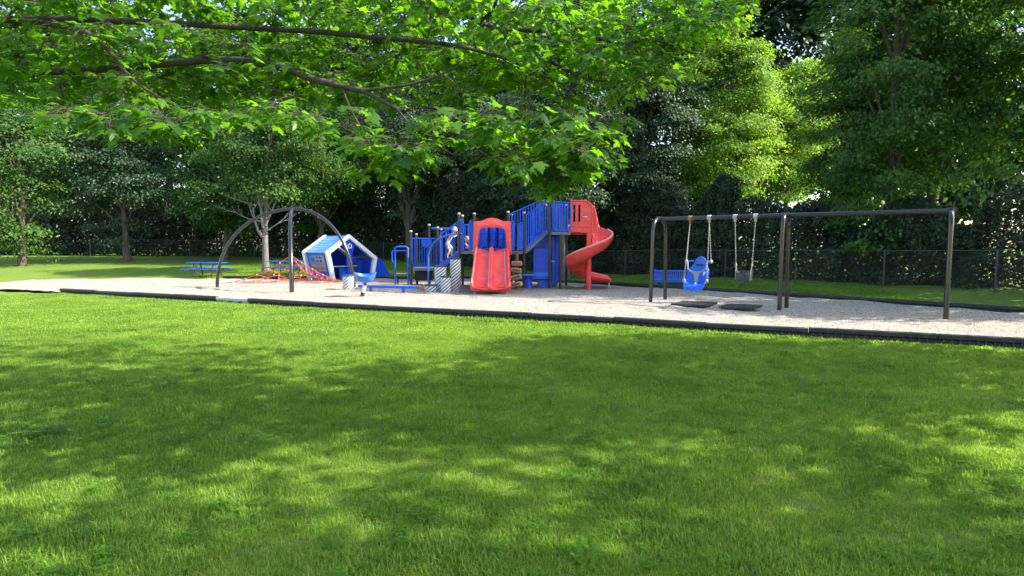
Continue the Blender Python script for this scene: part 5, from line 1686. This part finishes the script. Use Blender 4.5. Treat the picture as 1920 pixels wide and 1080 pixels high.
# second maple, right of the view, whose crown shades the lawn
def shade_tree(base, cen, rad, H_, label, n, seed, leaf=0.16, trunk=0.26, holes=0.3):
    rng = np.random.default_rng(seed)
    t = thing('maple_tree', (base[0], base[1], 0), label, 'tree')
    m = MB(); b = V((base[0], base[1], -0.2)); c = V(cen)
    tr = [b, b.lerp(V((c.x, c.y, c.z * 0.55)), 0.5), V((c.x, c.y, c.z * 0.6)), V((c.x + .2, c.y, c.z)), V((c.x, c.y + .2, H_ * 0.92))]
    m.tube(tr, [trunk * 1.3, trunk, trunk * .85, trunk * .6, 0.05], 14)
    nc = 110
    d = unit(rng.normal(size=(nc, 3))); rr = rng.uniform(0.3, 1, nc) ** 0.5
    lump = np.array([0.85 + 0.5 * noise.noise(V(tuple(q * 1.6 + seed))) for q in d])
    cl = np.array(cen) + d * (rr * lump)[:, None] * np.array(rad)
    for j in range(0, nc, 4):
        e = V(tuple(cl[j])); a = tr[2].lerp(tr[3], rng.uniform(0, 1))
        m.tube([a, a.lerp(e, .5) + V((0, 0, .25)), e], [0.09, 0.05, 0.012], 7)
    m.build('trunk', M['bark_maple'], t, smooth=60)
    ci = rng.integers(0, nc, n)
    pos = cl[ci] + rng.normal(size=(n, 3)) * np.array((0.42, 0.42, 0.22)) * (0.17 * (rad[0] + rad[1]))
    nrm = unit(np.array((0, 0, 0.9)) + rng.normal(size=(n, 3)) * 0.4)
    tip = unit(rng.normal(size=(n, 3)) * 0.7 + np.array((0, 0, -0.5)) + unit(pos - np.array(cen)))
    leaf_cloud('crown', MAPLE, pos, nrm, tip, leaf * rng.uniform(0.7, 1.3, n), np.clip(rng.normal(.45, .18, n), 0, 1), M['leaf_near'], t)
    return t


SHADE = [((10.9, 7.6), (10.7, 7.6, 5.9), (3.2, 2.9, 3.0), 9.0, 'second maple standing beyond the right edge of the near lawn', 9000, 5),
         ((8.9, 5.3), (8.6, 5.5, 6.2), (2.8, 2.0, 3.0), 9.2, 'third maple nearest the camera beyond the right edge of the lawn', 4800, 6),
         ((9.6, 1.7), (9.3, 2.3, 6.5), (2.4, 1.7, 3.2), 9.9, 'small maple beside the camera beyond the right edge of the lawn', 2300, 8),
         ((16.6, 14.0), (16.4, 14.2, 6.2), (3.0, 2.6, 3.6), 10.4, 'fourth maple beyond the right end of the gravel bed', 10000, 7)]
for a in SHADE: shade_tree(*a)

# ------------------------------------------------------------------ grass
def make_tuft(name, seed, nb, rad, h0, h1, wid):
    rng = np.random.default_rng(seed)
    vs, fs, tn = [], [], []
    for i in range(nb):
        a, r_ = rng.uniform(0, 6.283), rad * math.sqrt(rng.uniform())
        b = V((r_ * math.cos(a), r_ * math.sin(a), -0.01))
        L_ = rng.uniform(h0, h1); la = rng.uniform(0, 6.283); lean = rng.uniform(0.15, 1.0)
        d = V((math.cos(la), math.sin(la), 0)); sd = V((-d.y, d.x, 0))
        w = wid * rng.uniform(0.7, 1.3)
        p1 = b + V((0, 0, 0.55 * L_)) + d * (0.22 * lean * L_)
        p2 = b + V((0, 0, L_ * (1 - 0.38 * lean))) + d * (0.75 * lean * L_)
        k = len(vs)
        vs += [b - sd * w / 2, b + sd * w / 2, p1 + sd * w * 0.42, p1 - sd * w * 0.42, p2 + sd * 0.0004, p2 - sd * 0.0004]
        fs += [(k, k + 1, k + 2, k + 3), (k + 3, k + 2, k + 4, k + 5)]
        tn += [float(np.clip(rng.normal(0.35, 0.18), 0, 1))] * 6
    me = bpy.data.meshes.new(name); me.from_pydata([tuple(v) for v in vs], [], fs)
    at = me.attributes.new('tint', 'FLOAT', 'POINT'); at.data.foreach_set('value', tn)
    me.materials.append(M['blade'])
    return bpy.data.objects.new(name, me)


def make_weed(name, seed):
    rng = np.random.default_rng(seed)
    vs, fs, tn = [], [], []
    for i in range(9):
        a, r_ = rng.uniform(0, 6.283), 0.07 * math.sqrt(rng.uniform())
        c = V((r_ * math.cos(a), r_ * math.sin(a), rng.uniform(0.018, 0.036)))
        for j in range(3):
            b = a + j * 2.094; sz = rng.uniform(0.008, 0.014)
            d = V((math.cos(b), math.sin(b), rng.uniform(-.1, .35))); s = V((-d.y, d.x, 0))
            k = len(vs)
            vs += [c, c + d * sz * 0.7 + s * sz * 0.6, c + d * sz * 1.4 + s * sz * 0.3, c + d * sz * 1.4 - s * sz * 0.3, c + d * sz * 0.7 - s * sz * 0.6]
            fs.append((k, k + 1, k + 2, k + 3, k + 4)); tn += [float(rng.uniform(0.1, 0.7))] * 5
    me = bpy.data.meshes.new(name); me.from_pydata([tuple(v) for v in vs], [], fs)
    at = me.attributes.new('tint', 'FLOAT', 'POINT'); at.data.foreach_set('value', tn)
    me.materials.append(M['weed'])
    return bpy.data.objects.new(name, me)


tuftc = bpy.data.collections.new('tuft_sources')
for i in range(10): tuftc.objects.link(make_tuft('tuft_%d' % i, 300 + i, 52, 0.085, 0.032, 0.060, 0.0042))
farc = bpy.data.collections.new('far_tuft_sources')
for i in range(6): farc.objects.link(make_tuft('far_tuft_%d' % i, 400 + i, 44, 0.16, 0.03, 0.055, 0.010))
weedc = bpy.data.collections.new('weed_sources')
for i in range(5): weedc.objects.link(make_weed('weed_%d' % i, 500 + i))


def scatter(name, pts, coll, label, smin, smax, seed):
    rng = np.random.default_rng(seed)
    me = bpy.data.meshes.new(name)
    me.vertices.add(len(pts)); me.vertices.foreach_set('co', np.asarray(pts, np.float32).ravel())
    o = bpy.data.objects.new(name, me); COL.objects.link(o)
    a = me.attributes.new('rz', 'FLOAT', 'POINT'); a.data.foreach_set('value', rng.uniform(0, 6.283, len(pts)).astype(np.float32))
    sc_ = rng.uniform(smin, smax, len(pts)) * np.array([0.95 + 0.5 * noise.noise(V((p[0] * 1.3, p[1] * 1.3, 1.7))) + 0.3 * noise.noise(V((p[0] * 4, p[1] * 4, 6.1))) for p in pts])
    a = me.attributes.new('sc', 'FLOAT', 'POINT'); a.data.foreach_set('value', np.clip(sc_, 0.45, 2.2).astype(np.float32))
    ng = bpy.data.node_groups.new(name + '_scatter', 'GeometryNodeTree')
    ng.interface.new_socket('Geometry', in_out='INPUT', socket_type='NodeSocketGeometry')
    ng.interface.new_socket('Geometry', in_out='OUTPUT', socket_type='NodeSocketGeometry')
    gi, go = ng.nodes.new('NodeGroupInput'), ng.nodes.new('NodeGroupOutput')
    ci = ng.nodes.new('GeometryNodeCollectionInfo'); ci.inputs['Collection'].default_value = coll
    ci.inputs['Separate Children'].default_value = True; ci.inputs['Reset Children'].default_value = True
    ip = ng.nodes.new('GeometryNodeInstanceOnPoints'); ip.inputs['Pick Instance'].default_value = True
    r1 = ng.nodes.new('GeometryNodeInputNamedAttribute'); r1.data_type = 'FLOAT'; r1.inputs[0].default_value = 'rz'
    r2 = ng.nodes.new('GeometryNodeInputNamedAttribute'); r2.data_type = 'FLOAT'; r2.inputs[0].default_value = 'sc'
    cx = ng.nodes.new('ShaderNodeCombineXYZ')
    er = ng.nodes.new('FunctionNodeEulerToRotation')
    L = ng.links.new
    L(gi.outputs[0], ip.inputs['Points']); L(ci.outputs[0], ip.inputs['Instance'])
    L(r1.outputs[0], cx.inputs['Z']); L(cx.outputs[0], er.inputs[0]); L(er.outputs[0], ip.inputs['Rotation']); L(r2.outputs[0], ip.inputs['Scale'])
    L(ip.outputs[0], go.inputs[0])
    md = o.modifiers.new('Scatter', 'NODES'); md.node_group = ng
    return tag(o, label, 'grass', kind='stuff')


def lawn_points(n, y0, y1, seed, spread=1.0, dens=None):
    rng = np.random.default_rng(seed)
    out = []
    while len(out) < n:
        y = rng.uniform(y0, y1, n); x = rng.uniform(-1, 1, n) * (0.95 * y1 + 4.2)
        k = (np.abs(x) < 0.95 * y + 4.2) & (y < yf(x) - 0.12)
        x, y = x[k], y[k]
        if dens is not None:
            dv = np.array([dens(a, b) for a, b in zip(x, y)]); k = rng.uniform(0, 1, len(x)) < dv; x, y = x[k], y[k]
        z = 0.012 * (np.sin(x * 1.3 + 0.4 * y) + np.sin(y * 1.9 - x * 0.6))
        out += list(zip(x, y, z))
    return np.array(out[:n])


scatter('grass_blades', lawn_points(20000, 1.8, 5.5, 1), tuftc, 'short green grass blades on the near lawn', 0.75, 1.3, 2)
scatter('grass_blades', lawn_points(21000, 5.5, 10.5, 3), tuftc, 'short green grass blades on the middle of the near lawn', 0.9, 1.5, 4)
scatter('grass_blades', lawn_points(11000, 10.5, 19.5, 5), farc, 'short green grass blades along the gravel edging', 0.9, 1.5, 6)
scatter('clover', lawn_points(2500, 1.8, 9.5, 7, dens=lambda a, b: max(0, 0.4 + 1.0 * noise.noise(V((a * 1.1, b * 1.1, 5))))), weedc, 'low clover leaves among the near grass', 0.8, 1.5, 8)
re_ = np.random.default_rng(19)
ex_ = re_.uniform(-15, 9.5, 1700); ey_ = yf(ex_) - 0.10 - 0.14 * re_.uniform(0, 1, 1700) ** 1.5
scatter('grass_blades', np.stack([ex_, ey_, np.zeros(1700)], -1), farc, 'longer grass blades growing against the near edging timbers', 1.1, 2.3, 20)
rb_ = np.random.default_rng(9)
bx_ = rb_.uniform(-16, 11.5, 16000); by_ = yr(bx_) + 0.12 + rb_.uniform(0, 1, 16000) ** 1.3 * (yfence(bx_) - yr(bx_) - 0.1)
scatter('grass_blades', np.stack([bx_, by_, ground_z(bx_, by_)], -1), farc, 'short grass blades on the lawn behind the gravel', 0.9, 1.6, 10)


# ------------------------------------------------------------------ people
def figure(root, verts, edges, mat_, name, sub=2):
    """verts: list of (point, radius); grows one continuous skin"""
    me = bpy.data.meshes.new(name)
    off = root_loc(root)
    me.from_pydata([tuple(V(p) - off) for p, _ in verts], edges, [])
    o = bpy.data.objects.new(name, me); COL.objects.link(o); o.parent = root
    sk = o.modifiers.new('Skin', 'SKIN'); sk.use_smooth_shade = True
    if not me.skin_vertices: me.skin_vertices.new()
    for i, (p, r_) in enumerate(verts):
        rr = r_ if hasattr(r_, '__len__') else (r_, r_)
        me.skin_vertices[0].data[i].radius = rr
        me.skin_vertices[0].data[i].use_root = (i == 0)
    ss_ = o.modifiers.new('Subdivision', 'SUBSURF'); ss_.levels = sub; ss_.render_levels = sub
    bpy.context.view_layer.update()
    ev = o.evaluated_get(bpy.context.evaluated_depsgraph_get())
    nm = bpy.data.meshes.new_from_object(ev)
    o.modifiers.clear(); o.data = nm
    nm.materials.clear(); nm.materials.append(mat_)
    nm.shade_smooth()
    return o


def ellip(root, c, r, mat_, name, n=16, f=None, Mx=None):
    m = MB(); c = V(c)
    pts, fs = [], []
    bm = bmesh.new(); bmesh.ops.create_uvsphere(bm, u_segments=n, v_segments=n // 2 + 2, radius=1)
    for v in bm.verts:
        p = V((v.co.x * r[0], v.co.y * r[1], v.co.z * r[2]))
        if f: p = f(v.co, p)
        pts.append(c + ((Mx @ p) if Mx else p))
    m.add(pts, [[v.index for v in fc.verts] for fc in bm.faces]); bm.free()
    return m.build(name, mat_, root, smooth=80)


def head(root, c, face, s, hairm, hair_len=0.2):
    """child's head at c looking along face"""
    c = V(c); f = V(face); f.normalize()
    r_ = f.cross(HZ).normalized(); u = r_.cross(f).normalized()
    Mx = Matrix((r_, f, u)).transposed()
    def shape(n, p):
        q = p.copy()
        if n.z < 0: q.x *= 1 + 0.32 * n.z; q.y *= 1 + 0.10 * n.z
        if n.y > 0.8 and -0.35 < n.z < 0.1: q.y += 0.012 * s / 0.1
        return q
    h = ellip(root, c, (0.72 * s, 0.86 * s, 1.0 * s), M['skin'], 'head', 20, shape, Mx)
    def at(x, y, z): return c + r_ * (x * s) + f * (y * s) + u * (z * s)
    for sx in (-1, 1):
        ellip(h, at(0.27 * sx, 0.76, -0.02), (0.09 * s, 0.06 * s, 0.06 * s), M['eye'], 'eye', 8, None, Mx)
        ellip(h, at(0.72 * sx, -0.05, -0.05), (0.09 * s, 0.14 * s, 0.2 * s), M['skin'], 'ear', 8, None, Mx)
    ellip(h, at(0, 0.90, -0.2), (0.1 * s, 0.13 * s, 0.14 * s), M['skin'], 'nose', 8, None, Mx)
    ellip(h, at(0, 0.76, -0.48), (0.2 * s, 0.06 * s, 0.05 * s), M['lip'], 'mouth', 8, None, Mx)
    def hs(n, p):
        q = p.copy()
        if n.y > 0.25 and n.z < 0.45: q = q * 0.86
        if n.z < -hair_len: q = q * 0.8
        q += V((noise.noise(n * 5) * 0.05 * s,) * 3)
        return q
    ellip(h, at(0, -0.08, 0.14), (0.80 * s, 0.92 * s, 0.98 * s), hairm, 'hair', 24, hs, Mx)
    return h


def hand_chain(vs, es, wi, wrist, d, palm_n, s=1.0):
    """five finger chains from the wrist vertex wi, curling towards palm_n"""
    d = V(d).normalized(); n = V(palm_n); n = (n - d * n.dot(d)).normalized(); sd = d.cross(n)
    p = len(vs); vs.append((wrist + d * 0.035 * s, (0.020 * s, 0.013 * s))); es.append((wi, p))
    for k, (o_, l) in enumerate(((-0.024, 0.045), (-0.008, 0.055), (0.008, 0.052), (0.024, 0.040))):
        a = len(vs)
        vs.append((wrist + d * 0.06 * s + sd * o_ * s, 0.0075 * s)); es.append((p, a))
        vs.append((wrist + d * (0.06 + l * 0.55) * s + sd * o_ * 1.1 * s + n * 0.012 * s, 0.0065 * s)); es.append((a, a + 1))
        vs.append((wrist + d * (0.06 + l * 0.75) * s + sd * o_ * 1.1 * s + n * 0.034 * s, 0.0055 * s)); es.append((a + 1, a + 2))
    a = len(vs)
    vs.append((wrist + d * 0.03 * s - sd * 0.03 * s, 0.008 * s)); es.append((p, a))
    vs.append((wrist + d * 0.055 * s - sd * 0.042 * s + n * 0.016 * s, 0.0065 * s)); es.append((a, a + 1))


# child climbing the short stair, leaning forward towards the middle deck
px0 = V((W(842, 470, 23.3).x, 23.3, 0))
foot_z = ZL + (ZM - ZL) * 0.35
t = thing('person', V((px0.x, px0.y, foot_z)), 'child in pink top and turquoise shorts climbing the short stair, leaning forward', 'person')
pel = W(838.5, 457, 23.3); che = W(845, 444.5, 23.3); nek = W(849.5, 437.5, 23.3); hdc = W(852.5, 431, 23.25)
vs = [(pel, (0.085, 0.075)), (pel.lerp(che, .5), (0.075, 0.068)), (che, (0.088, 0.07)), (nek, 0.036), (nek.lerp(hdc, 0.6), 0.034)]
es = [(0, 1), (1, 2), (2, 3), (3, 4)]
hands = []
for s in (-1, 1):
    i = len(vs)
    hip = pel + V((0.03 * s, 0.065 * s, -0.04)); 
    kn = W(843.5 if s < 0 else 848.5, 469 if s < 0 else 466, 23.3 + 0.06 * s); an = W(838 if s < 0 else 846, 481.5 if s < 0 else 478, 23.3 + 0.07 * s)
    an.z = max(an.z, foot_z + 0.02)
    toe = an + V((0.11, 0, -0.035))
    vs += [(hip, 0.068), (hip.lerp(kn, .5), 0.058), (kn, 0.043), (kn.lerp(an, .4), 0.041), (an, 0.028), (an + V((0.04, 0, -0.03)), 0.028), (toe, 0.022)]
    es += [(0, i), (i, i + 1), (i + 1, i + 2), (i + 2, i + 3), (i + 3, i + 4), (i + 4, i + 5), (i + 5, i + 6)]
    i = len(vs)
    sh = che + V((0.02, 0.095 * s, 0.045)); el = sh + V((0.16, 0.05 * s, -0.06)); wr = W(857 if s > 0 else 858, 440 if s > 0 else 436, 23.3 + 0.18 * s)
    el = sh.lerp(wr, 0.5) + V((0.02, 0.02 * s, -0.06))
    vs += [(sh, 0.040), (sh.lerp(el, .5), 0.033), (el, 0.027), (el.lerp(wr, .5), 0.024), (wr, 0.017)]
    es += [(2, i), (i, i + 1), (i + 1, i + 2), (i + 2, i + 3), (i + 3, i + 4)]
    hand_chain(vs, es, i + 4, wr, wr - el, V((0, -s, -0.3)), 0.75)
body = figure(t, vs, es, M['skin'], 'body')
sh_v = [(pel + V((0.015, 0, 0.02)), (0.105, 0.095)), (pel.lerp(che, .25), (0.092, 0.084))]
se = [(0, 1)]
for s in (-1, 1):
    kn = W(843.5 if s < 0 else 848.5, 469 if s < 0 else 466, 23.3 + 0.06 * s); hip = pel + V((0.03 * s, 0.065 * s, -0.04))
    i = len(sh_v); sh_v += [(hip, 0.084), (hip.lerp(kn, .6), 0.076)]; se += [(0, i), (i, i + 1)]
figure(t, sh_v, se, M['cloth_teal'], 'shorts')
tv = [(pel.lerp(che, .3), (0.094, 0.084)), (pel.lerp(che, .7), (0.094, 0.082)), (che, (0.104, 0.084)), (che.lerp(nek, .75), 0.048)]
te = [(0, 1), (1, 2), (2, 3)]
for s in (-1, 1):
    sh = che + V((0.02, 0.095 * s, 0.045)); i = len(tv); tv += [(sh, 0.052), (sh + V((0.06, 0.025 * s, -0.035)), 0.046)]; te += [(2, i), (i, i + 1)]
figure(t, tv, te, M['cloth_pink'], 'top')
head(t, hdc, (0.9, -0.15, -0.1), 0.115, M['hair_pale'], 0.5)

# toddler sitting on the middle deck
sd0 = V((W(872, 470, 22.55).x, 22.55, ZM))
t = thing('person', sd0, 'blond toddler in a dark top sitting on the middle deck beside the red slide', 'person')
pel = sd0 + V((-0.03, 0.06, 0.085)); che = sd0 + V((0.015, 0.02, 0.30)); nek = sd0 + V((0.035, 0.0, 0.405)); hdc = W(875.5, 448.5, 22.5)
vs = [(pel, (0.088, 0.08)), (pel.lerp(che, .5), (0.078, 0.07)), (che, (0.082, 0.066)), (nek, 0.034), (nek.lerp(hdc, .6), 0.032)]
es = [(0, 1), (1, 2), (2, 3), (3, 4)]
for s in (-1, 1):
    hip = pel + V((0.02, -0.065 * s, 0)) ; kn = sd0 + V((0.17, -0.10 * s - 0.03, 0.17 if s > 0 else 0.14)); an = sd0 + V((0.21, -0.08 * s - 0.05, 0.035))
    i = len(vs); vs += [(hip, 0.058), (hip.lerp(kn, .5), 0.05), (kn, 0.04), (kn.lerp(an, .4), 0.038), (an, 0.026), (an + V((0.035, 0, -0.012)), 0.022), (an + V((0.085, -0.01, -0.016)), 0.018)]
    es += [(0, i)] + [(i + j, i + j + 1) for j in range(6)]
    sh = che + V((0, -0.09 * s, 0.03)); wr = sd0 + V((0.15, -0.10 * s - 0.03, 0.20)) if s > 0 else sd0 + V((0.20, 0.06, 0.19)); el = sh.lerp(wr, .5) + V((-0.02, -0.03 * s, -0.05))
    i = len(vs); vs += [(sh, 0.036), (sh.lerp(el, .5), 0.031), (el, 0.026), (el.lerp(wr, .5), 0.023), (wr, 0.017)]
    es += [(2, i)] + [(i + j, i + j + 1) for j in range(4)]
    hand_chain(vs, es, i + 4, wr, wr - el, V((0, 0, -1)), 0.65)
figure(t, vs, es, M['skin'], 'body')
tv = [(pel + V((0, 0, 0.0)), (0.098, 0.09)), (pel.lerp(che, .5), (0.09, 0.082)), (che, (0.094, 0.078)), (che.lerp(nek, .8), 0.044)]
te = [(0, 1), (1, 2), (2, 3)]
for s in (-1, 1):
    sh = che + V((0, -0.09 * s, 0.03)); i = len(tv); tv += [(sh, 0.046), (sh + V((0.02, -0.012 * s, -0.05)), 0.042)]; te += [(2, i), (i, i + 1)]
figure(t, tv, te, M['cloth_navy'], 'top')
pv = [(pel, (0.1, 0.092))]; pe = []
for s in (-1, 1):
    hip = pel + V((0.02, -0.065 * s, 0)); kn = sd0 + V((0.17, -0.10 * s - 0.03, 0.17 if s > 0 else 0.14)); i = len(pv); pv += [(hip, 0.07), (hip.lerp(kn, .55), 0.062)]; pe += [(0, i), (i, i + 1)]
figure(t, pv, pe, M['cloth_navy'], 'shorts')
head(t, hdc, (0.8, -0.5, -0.25), 0.112, M['hair_blond'], 0.35)

# ------------------------------------------------------------------ light, sky, camera
w = bpy.data.worlds.new('World'); SC.world = w; w.use_nodes = True
nt = w.node_tree; nt.nodes.clear()
sk = nt.nodes.new('ShaderNodeTexSky'); sk.sky_type = 'NISHITA'; sk.sun_disc = False
sk.sun_elevation = SUN_EL; sk.sun_rotation = math.pi / 2 - SUN_AZ
sk.air_density = 1.2; sk.dust_density = 2.0; sk.ozone_density = 1.0
bg = nt.nodes.new('ShaderNodeBackground'); bg.inputs[1].default_value = 0.145
wo = nt.nodes.new('ShaderNodeOutputWorld')
nt.links.new(sk.outputs[0], bg.inputs[0]); nt.links.new(bg.outputs[0], wo.inputs[0])
sl = bpy.data.lights.new('sun', 'SUN'); sl.energy = 4.2; sl.angle = R(0.53); sl.color = (1.0, 0.93, 0.80)
so = bpy.data.objects.new('sun', sl); COL.objects.link(so)
so.rotation_euler = SUN.to_track_quat('Z', 'Y').to_euler(); so.location = SUN * 60

cam = bpy.data.cameras.new('camera'); co = bpy.data.objects.new('camera', cam); COL.objects.link(co)
co.location = (0, 0, HC); co.rotation_euler = (math.pi / 2 - PITCH, 0, 0)
cam.sensor_fit = 'HORIZONTAL'; cam.sensor_width = 36; cam.lens = 36 * F / 1920
cam.clip_start = 0.05; cam.clip_end = 2000
SC.camera = co
SC.view_settings.view_transform = 'Standard'; SC.view_settings.look = 'None'; SC.view_settings.gamma = 1; SC.view_settings.exposure = 1.75
SC.cycles.use_denoising = True
SC.cycles.max_bounces = 8; SC.cycles.diffuse_bounces = 4; SC.cycles.transmission_bounces = 4; SC.cycles.transparent_max_bounces = 8
SC.cycles.sample_clamp_indirect = 6
